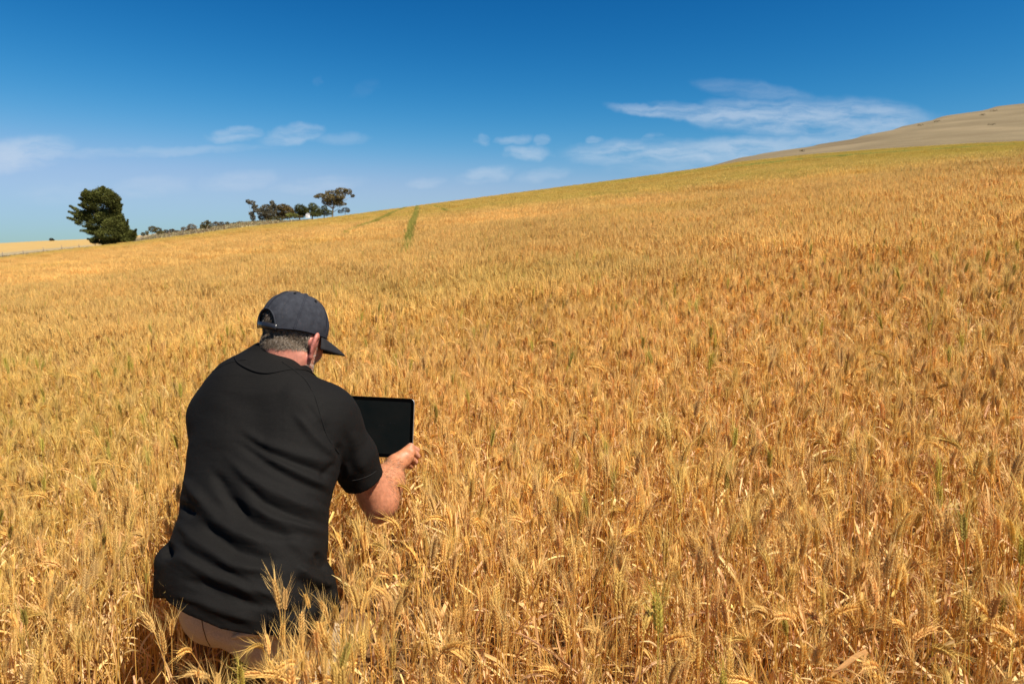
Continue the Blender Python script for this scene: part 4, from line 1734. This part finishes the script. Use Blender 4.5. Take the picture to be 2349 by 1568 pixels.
# brim
V, F = [], []
nb, nr_ = 29, 9
for i in range(nb):
    q = -1 + 2 * i / (nb - 1)
    az = q * R(66)
    e = edge_e(az)
    b0 = CC + np.array([(CRD[0] + .001) * math.sin(az) * math.cos(e) ** .86, (CRD[1] + .001) * math.cos(az) * math.cos(e) ** .86, CRD[2] * math.sin(e)])
    ln = .092 * (1 - abs(q) ** 3.6) + .002
    for j in range(nr_):
        t = j / (nr_ - 1)
        p = b0 + np.array([.012 * q * t, ln * t, -.012 * t * t - .020 * t * q * q - .004 * t])
        V.append(HCAP(*p))
for i in range(nb - 1):
    for j in range(nr_ - 1):
        F.append((i * nr_ + j, (i + 1) * nr_ + j, (i + 1) * nr_ + j + 1, i * nr_ + j + 1))
br = sub_obj('brim', mesh_np('brim', V, F, None, True), m_brim, cap)
br.modifiers.new('thick', 'SOLIDIFY').thickness = .0032

# ---- hair and beard: short single hairs rooted on the head
rngh = np.random.default_rng(3)


def strands(name, sel, count, ln, colours, lay, w=.0006):
    ids = np.where(sel)[0]
    pick = rngh.choice(ids, count)
    V, F, C = [], [], []
    for n_, i in enumerate(pick):
        nrm = BN[i]
        p = BV[i] + rngh.normal(0, .0012, 3)
        l_ = lay - nrm * lay.dot(nrm)
        d = unit(nrm * rngh.uniform(.25, .6) + unit(l_) * 1.0 + rngh.normal(0, .28, 3))
        sd = unit(np.cross(d, rngh.normal(0, 1, 3)))
        le = ln * rngh.uniform(.6, 1.2)
        m_ = p + d * le * .5
        e = p + unit(d + unit(l_) * .3) * le
        V += [p - sd * w, p + sd * w, m_ + sd * w * .8, m_ - sd * w * .8, e]
        F += [(5 * n_, 5 * n_ + 1, 5 * n_ + 2, 5 * n_ + 3), (5 * n_ + 3, 5 * n_ + 2, 5 * n_ + 4)]
        hh = hl[i]
        grey = np.clip(.35 + (hh[1] + .03) * 7 - (hh[2] + .02) * 3 + rngh.normal(0, .14), 0, 1)
        c = np.array(colours[0]) * (1 - grey) + np.array(colours[1]) * grey
        C += [c * rngh.uniform(.7, 1.25)] * 5
    return obj(name, mesh_np(name, V, F, C), m_hair, man)


caz = np.cos(np.arctan2(hl[:, 0], hl[:, 1]))
cap_low = .022 + .014 * caz - .015 * np.maximum(0, -caz) ** 2
open_ = (hl[:, 1] < -.05) & (np.abs(hl[:, 0] + .008) < .054)
hs = scalp & ((hl[:, 2] < cap_low + .004) | (open_ & (hl[:, 2] < .09))) & (hl[:, 1] < .036)
strands('hair', hs, 22000, .0095, ((.090, .064, .042), (.235, .185, .135)), -HU - HF * .15, .0004)
BVA = BV - EL_R
fa = unit(WR_R - EL_R)
al = BVA @ fa
arm_s = (BV[:, 0] > -.52) & (BV[:, 1] > 2.08) & (al > -.03) & (al < np.linalg.norm(WR_R - EL_R) - .005) & (np.linalg.norm(BVA - al[:, None] * fa, axis=1) < .085)
hair_keep = hl
hl = np.tile(np.array([0, -.03, .0]), (len(BV), 1))
strands('arm_hair', arm_s, 2200, .014, ((.12, .07, .035), (.28, .18, .10)), fa * .4 - np.array([0, 0, 1.0]), .00034)
hl = hair_keep
bs = head & (hl[:, 1] > .012) & (hl[:, 2] < -.034 - .15 * (hl[:, 1] < .04) * 0) & (hl[:, 2] > -.125) & ~lips & ~ear_v
bs |= head & (hl[:, 1] > .022) & (hl[:, 1] < .048) & (hl[:, 2] < .012) & (np.abs(hl[:, 0]) > .05) & ~ear_v
strands('beard', bs, 3000, .0042, ((.14, .10, .07), (.33, .28, .23)), -HU + HF * .2)

# ------------------------------------------------------------------ tablet
TR, BR = P(951, 914, 2.452), P(946, 1053, 2.452)
up_t = unit(TR - BR)
yaw_t = R(9)
rt = np.array([math.cos(yaw_t), -math.sin(yaw_t), 0])
rt = unit(rt - up_t * rt.dot(up_t))
nt_ = np.cross(rt, up_t)                        # out of the back?
if nt_[1] > 0:
    nt_ = -nt_                                  # towards the man
TWD, THT, TTH = .281, .2155, .0062
tc_ = (TR + BR) / 2 - rt * TWD / 2
tab_o = empty('tablet', tuple(tc_))
tag(tab_o, 'dark-screened tablet computer in a silver frame held up by the man', 'tablet')


def rrect(w, h, r, n=6):
    out = []
    for cx_, cy_, a0 in ((w / 2 - r, h / 2 - r, 0), (-w / 2 + r, h / 2 - r, 90), (-w / 2 + r, -h / 2 + r, 180), (w / 2 - r, -h / 2 + r, 270)):
        for k_ in range(n + 1):
            a = R(a0 + 90 * k_ / n)
            out.append((cx_ + r * math.cos(a), cy_ + r * math.sin(a)))
    return out


def slab(w, h, r, z0, z1, bev=0.0):
    rings = [(w - 2 * bev, h - 2 * bev, z0), (w, h, z0 + bev), (w, h, z1 - bev), (w - 2 * bev, h - 2 * bev, z1)] if bev else [(w, h, z0), (w, h, z1)]
    V, F = [], []
    for (ww, hh, z) in rings:
        V += [tc_ + rt * a + up_t * b_ + nt_ * z for a, b_ in rrect(ww, hh, r)]
    k_ = len(rrect(w, h, r))
    for i in range(len(rings) - 1):
        for j in range(k_):
            j2 = (j + 1) % k_
            F.append((i * k_ + j, i * k_ + j2, (i + 1) * k_ + j2, (i + 1) * k_ + j))
    F.append(tuple(range(k_))[::-1])
    F.append(tuple((len(rings) - 1) * k_ + j for j in range(k_)))
    return mesh_np('slab', V, F)


m_alu, nt, b = new_mat('silver_aluminium')
b.inputs['Base Color'].default_value = (.36, .36, .36, 1)
b.inputs['Metallic'].default_value = .8
b.inputs['Roughness'].default_value = .38
m_bezel, nt, b = new_mat('black_glass_bezel')
b.inputs['Base Color'].default_value = (.0015, .0015, .0018, 1)
b.inputs['Roughness'].default_value = .16
b.inputs['Specular IOR Level'].default_value = .1
m_screen, nt, b = new_mat('dim_screen')
noise_colour(nt, b, (.0045, .0065, .0070), (.0075, .0085, .0085), 14, rough=.22)
b.inputs['Specular IOR Level'].default_value = .1
m_text, nt, b = new_mat('screen_text')
b.inputs['Base Color'].default_value = (.003, .0035, .004, 1)
m_teal, nt, b = new_mat('teal_bar')
b.inputs['Base Color'].default_value = (.004, .016, .017, 1)
obj('frame', slab(TWD, THT, .016, -.0062, 0, .0012), m_alu, tab_o)
scr = obj('bezel', slab(TWD - .0030, THT + .0008, .0150, -.0050, .0006), m_bezel, tab_o)
disp_ = obj('screen', slab(TWD - .026, THT - .026, .006, .0001, .0009), m_screen, tab_o)
rotm = Matrix((tuple(rt), tuple(up_t), tuple(nt_))).transposed().to_4x4()


def flat_text(txt, a, b_, size):
    cu = bpy.data.curves.new('screen_text', 'FONT')
    cu.body = txt
    cu.size = size
    cu.align_x = 'CENTER'
    tmp = bpy.data.objects.new('tmp', cu)
    COL.objects.link(tmp)
    dg = bpy.context.evaluated_depsgraph_get()
    me = bpy.data.meshes.new_from_object(tmp.evaluated_get(dg))
    bpy.data.objects.remove(tmp)
    p = tc_ + rt * a + up_t * b_ + nt_ * .0011
    me.transform(Matrix.Translation(Vector(p)) @ rotm)
    me.materials.clear()
    return me


def screen_xy(px, py):
    r_ = ray(px, py)
    t = ((tc_ - CAMP) @ nt_) / (r_ @ nt_)
    q = CAMP + r_ * t - tc_
    return q @ rt, q @ up_t


for txt, a, b_, sz in (('$2.11M', 900.5, 971, .0072), ('$2.11K', 874, 977, .0068)):
    sx, sy = screen_xy(a, b_)
    sub_obj('screen_text', flat_text(txt, sx, sy, sz), m_text, disp_)
sx, sy = screen_xy(856.5, 1018)
mb = MB()
c = tc_ + rt * sx + up_t * sy + nt_ * .0011
mb.add([c + rt * i * .0022 + up_t * j * .011 for i, j in ((-1, -1), (1, -1), (1, 1), (-1, 1))], [(0, 1, 2, 3)], (.5, .5, .5))
sub_obj('chart_bar', mb.mesh('chart_bar'), m_teal, disp_)


# ------------------------------------------------------------------ wheat standing between the camera and the man
rngp = np.random.default_rng(21)
FRONT = [  # picture position of the ear, plant kind, scale, label
    (654, 1368, 1, .92, 'upright golden wheat plant whose ear stands highest before the back of the black shirt'),
    (704, 1376, 4, .90, 'golden wheat plant just right of the highest ear before the black shirt'),
    (692, 1428, 6, .95, 'golden wheat plant before the lower right hem of the black shirt'),
    (582, 1484, 23, .95, 'leaning golden wheat plant whose ear crosses the khaki trouser pocket'),
    (648, 1446, 9, .92, 'golden wheat plant before the hem, between the pocket and the tallest ears'),
    (455, 1545, 22, 1.0, 'leaning golden wheat plant at the very bottom of the photo, left of the trouser seat'),
    (552, 1548, 27, .95, 'greenish golden wheat plant at the very bottom, below the trouser seat'),
    (742, 1432, 24, .95, 'golden wheat plant leaning away beside the right hip of the trousers'),
    (618, 1530, 3, .95, None), (668, 1512, 8, .95, None), (716, 1500, 11, .95, None), (640, 1552, 12, .95, None), (700, 1552, 14, .95, None),
    (752, 1478, 2, .95, None), (770, 1400, 5, .95, None), (768, 1536, 7, .95, None), (500, 1562, 16, .95, None), (395, 1432, 18, .95, None),
    (372, 1462, 10, .95, None), (420, 1492, 21, .95, None), (340, 1420, 13, .95, None), (735, 1555, 15, .95, None),
    (726, 1462, 0, .95, None), (690, 1480, 18, .95, None), (712, 1530, 19, .95, None), (760, 1440, 17, .95, None), (745, 1515, 16, .95, None), (675, 1545, 5, .95, None), (780, 1500, 6, .95, None), (786, 1450, 9, .95, None)]
for (a, b_, i, s, lab) in FRONT:
    best = None
    for rz_ in rngp.uniform(0, 6.28, 6):
        em = EAR_MID[i] * s
        e = np.array([em[0] * math.cos(rz_) - em[1] * math.sin(rz_), em[0] * math.sin(rz_) + em[1] * math.cos(rz_), em[2]])
        for zc in np.linspace(1.0, 2.2, 121):
            q = P(a, b_, zc) - e
            err = abs(q[2] - float(terr(q[0], q[1])))
            if best is None or err < best[0] - .002:
                best = (err, q, rz_)
    place_plant(i, best[1][0], best[1][1], (0, 0, best[2]), s, lab)


# ------------------------------------------------------------------ trees, bushes, fence and shed on the skyline
def leaf_mat(name):
    m, nt, b = new_mat(name)
    at = N(nt, 'ShaderNodeAttribute', attribute_name='Col')
    L(nt, at.outputs['Color'], b.inputs['Base Color'])
    b.inputs['Roughness'].default_value = .7
    b.inputs['Specular IOR Level'].default_value = .08
    tr = N(nt, 'ShaderNodeBsdfTranslucent')
    L(nt, at.outputs['Color'], tr.inputs['Color'])
    ms = N(nt, 'ShaderNodeMixShader')
    ms.inputs[0].default_value = .18
    L(nt, b.outputs[0], ms.inputs[1])
    L(nt, tr.outputs[0], ms.inputs[2])
    L(nt, ms.outputs[0], nt.nodes['Material Output'].inputs['Surface'])
    return m


m_leaf = leaf_mat('foliage')
m_bark, nt, b = new_mat('bark')
at = N(nt, 'ShaderNodeAttribute', attribute_name='Col')
L(nt, at.outputs['Color'], b.inputs['Base Color'])
b.inputs['Roughness'].default_value = .9
rngt = np.random.default_rng(5)


def leaf_cloud(mb, c, rad, count, size, col, spike=None, shell=.5):
    """many small leaf sprays through an ellipsoid; spike pulls them along a direction"""
    tone = rngt.uniform(.85, 1.18)
    for _ in range(count):
        d = unit(rngt.normal(0, 1, 3))
        r = shell + (1 - shell) * rngt.random() ** .6
        if rngt.random() < .10:
            r *= rngt.uniform(1.0, 1.18)
        p = c + d * r * rad
        o = unit(d * .7 + rngt.normal(0, .6, 3) + (0 if spike is None else spike * 1.6))
        sd = unit(np.cross(o, rngt.normal(0, 1, 3)))
        ln, wd = size * rngt.uniform(.7, 1.5), size * rngt.uniform(.28, .55)
        k_ = np.clip(col * tone * rngt.uniform(.65, 1.4), 0, 1)
        mb.add([p - sd * wd * .5, p + o * ln * .5 + sd * wd, p + o * ln, p + o * ln * .5 - sd * wd], [(0, 1, 2, 3)], k_)


def plant_tree(name, part, label, cat, depth, base_px, clusters, col, size, dens, bark, trunk_w, group=None, spikes=(), leaders=None):
    """clusters: (px, py, rx, ry[, colour factor]) in 2349 px picture units at the given distance"""
    m_px = depth / FOC
    bu = uv(base_px[0], 560)[0]
    gx, gy = bu * depth, depth
    gz_ = float(terr(gx, gy))
    root = empty(name, (gx, gy, gz_))
    tag(root, label, cat, group)
    mb, tk = MB(), MB()

    def W(a, b_, dy=0.0):
        u_, v_ = uv(a, b_)
        return np.array([u_ * (depth + dy), depth + dy, CAM_H + v_ * (depth + dy)])
    base = np.array([gx, gy, gz_ - .1])
    top = W(base_px[0], base_px[1])
    if top[2] < gz_ + .5:
        top[2] = gz_ + .5
    n = 6
    pts = [base + (top - base) * t + np.array([math.sin(t * 4 + depth) * .12, math.cos(t * 3) * .1, 0]) * trunk_w * 3 * t for t in np.linspace(0, 1, n)]
    tube(tk, pts, np.linspace(trunk_w, trunk_w * .55, n), 7, bark)
    for cl in clusters:
        a, b_, rx, ry = cl[:4]
        f = cl[4] if len(cl) > 4 else 1.0
        dd = rngt.uniform(-.5, .5) * rx * m_px * 1.2
        c = W(a, b_, dd)
        rad = np.array([rx * m_px, max(.7 * rx, .6 * ry) * m_px, ry * m_px]) * (1.0 if part == 'crown' and name == 'pine_tree' else 1.12)
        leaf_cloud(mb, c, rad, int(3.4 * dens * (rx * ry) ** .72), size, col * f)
        s0 = pts[min(n - 1, 2 + rngt.integers(0, 4))]
        if c[2] > gz_ + .4:
            mid = s0 * .5 + c * .5 + np.array([0, 0, -.04 * np.linalg.norm(c - s0)])
            tube(tk, [s0, mid, c], [trunk_w * .4, trunk_w * .26, trunk_w * .1], 5, bark)
    for (a0, b0, a1, b1, w) in spikes:
        p0, p1 = W(a0, b0), W(a1, b1)
        sp = unit(p1 - p0)
        for t in np.linspace(0, 1, 7):
            r = w * m_px * (1 - .75 * t)
            leaf_cloud(mb, p0 + (p1 - p0) * t, np.array([r, r, r]), int(dens * w * .8) + 6, size, col, spike=sp, shell=.2)
        tube(tk, [p0, p1], [trunk_w * .2, trunk_w * .06], 4, bark)
    obj(part, mb.mesh(part), m_leaf, root)
    obj('trunk' if part == 'crown' else 'stem', tk.mesh('trunk', True), m_bark, root)
    return root


def z8(a, b_):
    return 86.0 + .12207 * a, 401.4 + .12207 * b_


PINE = np.array((.084, .090, .022))
cl = []
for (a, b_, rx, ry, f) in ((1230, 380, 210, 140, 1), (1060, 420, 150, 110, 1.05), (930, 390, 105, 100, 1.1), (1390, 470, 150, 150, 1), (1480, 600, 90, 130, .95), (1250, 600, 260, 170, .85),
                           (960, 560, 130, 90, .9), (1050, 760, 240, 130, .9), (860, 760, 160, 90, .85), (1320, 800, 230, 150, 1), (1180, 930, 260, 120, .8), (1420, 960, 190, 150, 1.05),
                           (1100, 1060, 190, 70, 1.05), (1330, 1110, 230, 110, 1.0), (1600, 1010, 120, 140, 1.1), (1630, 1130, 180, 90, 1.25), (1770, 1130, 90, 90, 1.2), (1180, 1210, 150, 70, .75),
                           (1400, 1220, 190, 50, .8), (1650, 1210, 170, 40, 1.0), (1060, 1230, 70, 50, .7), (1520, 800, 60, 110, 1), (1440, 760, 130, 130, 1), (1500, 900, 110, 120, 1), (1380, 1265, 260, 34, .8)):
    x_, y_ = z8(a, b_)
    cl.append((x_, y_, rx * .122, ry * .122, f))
sp = []
for (a0, b0, a1, b1, w) in ((900, 760, 625, 590, 70), (850, 800, 600, 690, 60), (850, 880, 575, 805, 60), (1100, 1060, 820, 1045, 50), (1640, 980, 1610, 750, 42), (1660, 1060, 1695, 850, 40),
                            (900, 480, 795, 440, 50), (900, 600, 780, 560, 45), (1100, 1240, 950, 1205, 30), (1500, 500, 1560, 450, 40), (1780, 1120, 1850, 1030, 40), (1230, 330, 1230, 235, 90),
                            (930, 380, 900, 280, 60), (1500, 640, 1585, 560, 50), (800, 900, 720, 900, 50), (1000, 980, 860, 960, 40)):
    sp.append((*z8(a0, b0), *z8(a1, b1), w * .122))
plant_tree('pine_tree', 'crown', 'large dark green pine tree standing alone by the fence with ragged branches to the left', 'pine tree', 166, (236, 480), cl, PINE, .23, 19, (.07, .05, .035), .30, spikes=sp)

TG = 'trees on the rise beyond the wheat'


def zg(a, b_):
    return 544.8 + .12207 * a, 412.9 + .12207 * b_


def grp(lst):
    return [(*zg(a, b_), rx * .122, ry * .122, *(q if isinstance(q, tuple) else (q,))) for (a, b_, rx, ry, q) in lst]


GUM = np.array((.150, .115, .046))
GREYGUM = np.array((.13, .115, .075))
DKG = np.array((.058, .062, .018))
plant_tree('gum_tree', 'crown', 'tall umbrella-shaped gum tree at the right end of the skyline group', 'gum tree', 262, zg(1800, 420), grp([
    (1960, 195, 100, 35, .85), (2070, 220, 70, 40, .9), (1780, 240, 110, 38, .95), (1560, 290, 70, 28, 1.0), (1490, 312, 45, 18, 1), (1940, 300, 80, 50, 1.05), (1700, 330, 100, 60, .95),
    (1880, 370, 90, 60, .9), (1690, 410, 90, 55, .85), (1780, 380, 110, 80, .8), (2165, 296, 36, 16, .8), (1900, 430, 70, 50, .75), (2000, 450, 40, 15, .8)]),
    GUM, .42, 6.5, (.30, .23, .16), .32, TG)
plant_tree('gum_tree', 'crown', 'thin bare-stemmed gum tree at the left end of the skyline group', 'gum tree', 238, zg(300, 560), grp([
    (200, 400, 36, 22, 1), (265, 425, 60, 28, 1), (330, 490, 40, 22, .95), (300, 515, 30, 18, 1), (350, 570, 50, 30, .9), (265, 630, 40, 25, .9), (290, 700, 40, 50, .7)]),
    GREYGUM, .34, 9, (.26, .20, .15), .22, TG)
plant_tree('gum_tree', 'crown', 'broad grey-olive gum tree with a wispy top beside the thin gum', 'gum tree', 246, zg(560, 600), grp([
    (550, 540, 100, 65, .95), (650, 560, 80, 70, .95), (430, 570, 60, 30, .95), (650, 425, 34, 30, 1.1), (680, 480, 40, 30, 1), (480, 620, 90, 45, .85), (590, 640, 110, 50, .8), (470, 700, 70, 40, .8), (640, 700, 90, 35, .85)]),
    GREYGUM * .95, .36, 10, (.26, .20, .14), .24, TG)
plant_tree('gum_tree', 'crown', 'olive-brown rounded gum tree left of the dark round tree', 'gum tree', 250, zg(860, 600), grp([
    (860, 520, 120, 55, 1.0), (780, 580, 80, 70, .9), (930, 580, 110, 70, 1.0), (1000, 600, 60, 45, .95), (820, 660, 90, 40, .8), (920, 670, 110, 35, .85), (1030, 650, 50, 35, .9)]), np.array((.13, .092, .034)), .36, 10, (.22, .16, .1), .24, TG)
plant_tree('round_tree', 'crown', 'dark green round tree in the middle of the skyline group', 'tree', 252, zg(1180, 600), grp([
    (1170, 540, 90, 75, 1), (1230, 560, 80, 65, 1), (1140, 610, 80, 50, .8), (1240, 630, 80, 40, .8), (1300, 580, 40, 35, 1), (1180, 665, 110, 32, .85)]), DKG, .34, 9, (.08, .06, .04), .25, TG)
plant_tree('round_tree', 'crown', 'olive green rounded tree just left of the umbrella gum', 'tree', 254, zg(1420, 600), grp([
    (1410, 500, 70, 60, 1.1), (1470, 560, 80, 70, 1.0), (1390, 580, 60, 70, .95), (1530, 610, 50, 45, .9), (1430, 640, 80, 30, .9), (1480, 655, 90, 26, .95)]), DKG * 1.45, .34, 8, (.1, .075, .05), .25, TG)
plant_tree('round_tree', 'crown', 'small dark tree tucked under the umbrella gum', 'tree', 256, zg(1640, 600), grp([
    (1630, 540, 50, 50, 1), (1650, 590, 60, 45, .9), (1740, 610, 40, 35, 1.3), (1650, 640, 70, 24, 1.1)]), DKG * 1.1, .32, 8, (.08, .06, .04), .2, TG)
plant_tree('bush', 'foliage', 'grey-green bush at the right foot of the umbrella gum', 'bush', 264, zg(2030, 600), grp([
    (2030, 560, 65, 38, 1), (1930, 590, 40, 25, 1), (2080, 580, 30, 22, 1)]), GREYGUM, .3, 7, (.2, .15, .1), .12, 'bushes along the field edge')
BG = 'bushes along the field edge'


def zb(a, b_):
    return 315.4 + .12207 * a, 470.3 + .12207 * b_


def bush(label, depth, lst, col, size=.30, dens=7):
    L_ = [(*zb(a, b_), rx * .122, ry * .122, f) for (a, b_, rx, ry, f) in lst]
    return plant_tree('bush', 'foliage', label, 'bush', depth, (L_[0][0], L_[0][1] + L_[0][3] * .5), L_, col, size, dens, (.2, .15, .1), .08, BG)


OL = np.array((.105, .088, .034))
BR_ = np.array((.125, .092, .052))
bush('wispy little bush at the left end of the bush line, nearest the pine', 196, [(105, 545, 24, 22, 1), (180, 525, 20, 30, 1)], OL)
bush('spreading olive bush with a broken crown, second cluster from the pine', 200, [(280, 450, 62, 42, 1), (390, 480, 60, 45, .95), (430, 520, 60, 25, 1.2)], OL)
bush('low flat bush trailing right of the spreading olive bush', 204, [(530, 505, 55, 30, .9), (650, 490, 46, 32, .85), (745, 495, 40, 10, .9)], BR_)
bush('small brown bush left of the brown dome-shaped bush', 208, [(875, 460, 46, 38, 1)], BR_ * .95)
bush('brown dome-shaped bush on the verge', 209, [(1020, 420, 78, 52, 1), (985, 462, 50, 14, 1.2)], BR_)
bush('tallest olive bush on the verge reaching down to the wheat edge', 206, [(1300, 370, 90, 55, 1), (1250, 430, 70, 50, .95), (1330, 440, 75, 45, 1.1), (1310, 480, 70, 25, 1), (1315, 320, 25, 25, 1)], OL)
bush('brown twin-topped bush right of the tallest olive bush', 212, [(1470, 370, 55, 48, .95), (1575, 375, 55, 52, .85)], BR_)
bush('small olive bush right of the brown twin-topped bush', 214, [(1665, 410, 55, 32, 1.0), (1690, 345, 28, 20, .9)], OL)
bush('long low olive bush ending under the thin gum', 222, [(1830, 360, 70, 25, 1), (1950, 345, 80, 32, .95), (2050, 350, 60, 26, 1)], OL)
bush('low green scrub at the foot of the thin gum', 230, [(2200, 330, 60, 28, 1), (2300, 322, 50, 22, .9)], np.array((.075, .072, .026)))


def bush_g(label, depth, lst, col):
    L_ = grp(lst)
    return plant_tree('bush', 'foliage', label, 'bush', depth, (L_[0][0], L_[0][1] + 2), L_, col, .3, 7, (.2, .15, .1), .08, BG)


bush_g('long dark hedge-like bush under the grey-olive gum', 236, [(560, 760, 60, 30, 1), (680, 735, 70, 35, .95), (800, 720, 70, 28, 1.1)], np.array((.078, .07, .026)))
bush_g('bright yellow-green bush in front of the dark round tree', 244, [(990, 660, 70, 32, 1), (1080, 665, 50, 26, .95)], np.array((.16, .165, .045)))
bush_g('low brown-green scrub right of the yellow-green bush', 246, [(1130, 690, 90, 22, 1), (940, 705, 80, 18, .9)], np.array((.10, .08, .035)))
plant_tree('round_tree', 'crown', 'tiny lone tree on the far left horizon', 'tree', 840, (119, 548), [(118, 549.5, 3.4, 2.2, 1), (121, 550.5, 2.4, 1.8, 1)], np.array((.05, .05, .035)), .9, 22, (.1, .08, .06), .3)

# small white shed between the round trees
m_white, nt, b = new_mat('white_paint')
noise_colour(nt, b, (.70, .71, .72), (.80, .80, .80), 2.0, rough=.5)
m_roof, nt, b = new_mat('grey_roof')
noise_colour(nt, b, (.42, .43, .45), (.5, .5, .52), 2.0, rough=.5)
m_dark, nt, b = new_mat('dark_opening')
b.inputs['Base Color'].default_value = (.05, .05, .055, 1)
u_, v_ = uv(706, 493)
sd_d = 247.0
sx, sy = u_ * sd_d, sd_d
sz = CAM_H + v_ * sd_d - .75
shed = empty('garden_shed', (sx, sy, sz))
tag(shed, 'small white shed showing between the dark round tree and the olive tree', 'shed')
mb = MB()
box(mb, (sx, sy, sz + .35), (.55, .6, .65), (1, 1, 1))
mb.add([(sx - .55, sy - .6, sz + 1.0), (sx + .55, sy - .6, sz + 1.0), (sx, sy - .6, sz + 1.35), (sx - .55, sy + .6, sz + 1.0), (sx + .55, sy + .6, sz + 1.0), (sx, sy + .6, sz + 1.35)],
       [(0, 1, 2), (4, 3, 5)], (1, 1, 1))
obj('wall', mb.mesh('wall'), m_white, shed)
mb = MB()
for q in (-1, 1):
    mb.add([(sx, sy - .7, sz + 1.38), (sx, sy + .7, sz + 1.38), (sx + q * .66, sy + .7, sz + .95), (sx + q * .66, sy - .7, sz + .95),
            (sx, sy - .7, sz + 1.43), (sx, sy + .7, sz + 1.43), (sx + q * .66, sy + .7, sz + 1.0), (sx + q * .66, sy - .7, sz + 1.0)],
           [(0, 1, 2, 3), (4, 7, 6, 5), (0, 3, 7, 4), (1, 5, 6, 2), (3, 2, 6, 7)], (1, 1, 1))
obj('roof', mb.mesh('roof'), m_roof, shed)
mb = MB()
box(mb, (sx - .1, sy - .61, sz + .35), (.22, .012, .45), (1, 1, 1))
obj('door', mb.mesh('door'), m_roof, shed)

# post and wire fence along the field edge
m_post, nt, b = new_mat('weathered_post')
noise_colour(nt, b, (.13, .10, .085), (.22, .18, .15), 3)
m_wire, nt, b = new_mat('fence_wire')
b.inputs['Base Color'].default_value = (.3, .29, .28, 1)
b.inputs['Metallic'].default_value = .6
fx = [-60, 3, 51, 98, 141, 181, 218, 254, 290, 325, 358, 390, 421, 450, 478]
pts = []
for a in fx:
    u_ = uv(a, 560)[0]
    d_ = float(yc_of(u_)) + 10.0
    pts.append(np.array([u_ * d_, d_, float(terr(u_ * d_, d_))]))
fence = empty('wire_fence', tuple(pts[0]))
tag(fence, 'old post and wire fence along the left edge of the wheat', 'fence')
for i, p in enumerate(pts):
    mb = MB()
    hgt = 1.5 + .12 * math.sin(i * 2.3)
    tube(mb, [p + (0, 0, -.2), p + (0.02, 0, hgt * .6), p + (.05 * math.sin(i), 0, hgt)], [.075, .07, .06], 7, (.5, .5, .5))
    obj('post', mb.mesh('post', True), m_post, fence)
for hgt in (.35, .7, 1.05):
    mb = MB()
    q = []
    for p0, p1 in zip(pts[:-1], pts[1:]):
        q += [p0 + (0, -.07, hgt), (p0 + p1) / 2 + (0, -.07, hgt - .04)]
    q.append(pts[-1] + (0, -.07, hgt))
    tube(mb, q, [.008] * len(q), 4, (.5, .5, .5))
    obj('wire', mb.mesh('wire'), m_wire, fence)
# dry grass tufts on the verge: uncountable
mb = MB()
for _ in range(7500):
    a = rngt.uniform(-30, 720)
    u_ = uv(a, 560)[0]
    d_ = float(yc_of(u_)) + rngt.uniform(.8, 34)
    p = np.array([u_ * d_, d_, float(terr(u_ * d_, d_))])
    c = np.array((.30, .26, .14)) * rngt.uniform(.6, 1.2) if rngt.random() < .7 else np.array((.20, .125, .07)) * rngt.uniform(.7, 1.2)
    h_ = rngt.uniform(.2, .6)
    for k_ in range(3):
        o = unit(np.array([rngt.normal(0, .5), rngt.normal(0, .5), 1]))
        s_ = unit(np.cross(o, rngt.normal(0, 1, 3)))
        mb.add([p - s_ * .12, p + s_ * .12, p + o * h_], [(0, 1, 2)], c)
vg = obj('verge_grass', mb.mesh('verge_grass'), m_leaf)
tag(vg, 'dry grey-green grass along the fence verge beside the wheat', 'grass', kind='stuff')

# dark shrubs dotted over the brown hill
HG = 'dark shrubs on the brown hillside'
for (a, b_, rx, ry, lab) in ((1840, 348, 6, 2.6, 'lowest dark shrub on the brown hill, by its left end'), (2111, 289, 7, 1.8, 'low dark shrub halfway up the brown hill near its skyline'),
                             (2148, 280, 9, 2.2, 'wide dark shrub close to the crest of the brown hill'), (2254, 265, 6, 2.0, 'dark shrub below the crest near the right side of the hill'),
                             (2279, 256, 8, 2.2, 'highest dark shrub on the brown hill'), (2275, 287, 9, 2.0, 'faint flat shrub in the middle of the brown slope at far right')):
    u_, v_ = uv(a, b_)
    dd = np.linspace(295, 620, 400)
    zz = terr(u_ * dd, dd)
    i = int(np.argmin(np.abs((zz - CAM_H) / dd - v_)))
    d_ = float(dd[i])
    gz_ = float(zz[i])
    r = empty('shrub', (u_ * d_, d_, gz_))
    tag(r, lab, 'shrub', HG)
    mb = MB()
    k_ = d_ / FOC
    for q in range(3):
        leaf_cloud(mb, np.array([u_ * d_ + (q - 1) * rx * k_ * .55, d_, gz_ + ry * k_ * .8]), np.array([rx * .36, rx * .3, ry * .6]) * k_, 20, .4, np.array((.115, .088, .050)))
    obj('foliage', mb.mesh('foliage'), m_leaf, r)
    mb = MB()
    tube(mb, [(u_ * d_, d_, gz_ - .1), (u_ * d_, d_, gz_ + ry * k_)], [.1, .05], 5, (.12, .09, .06))
    obj('stem', mb.mesh('stem'), m_bark, r)
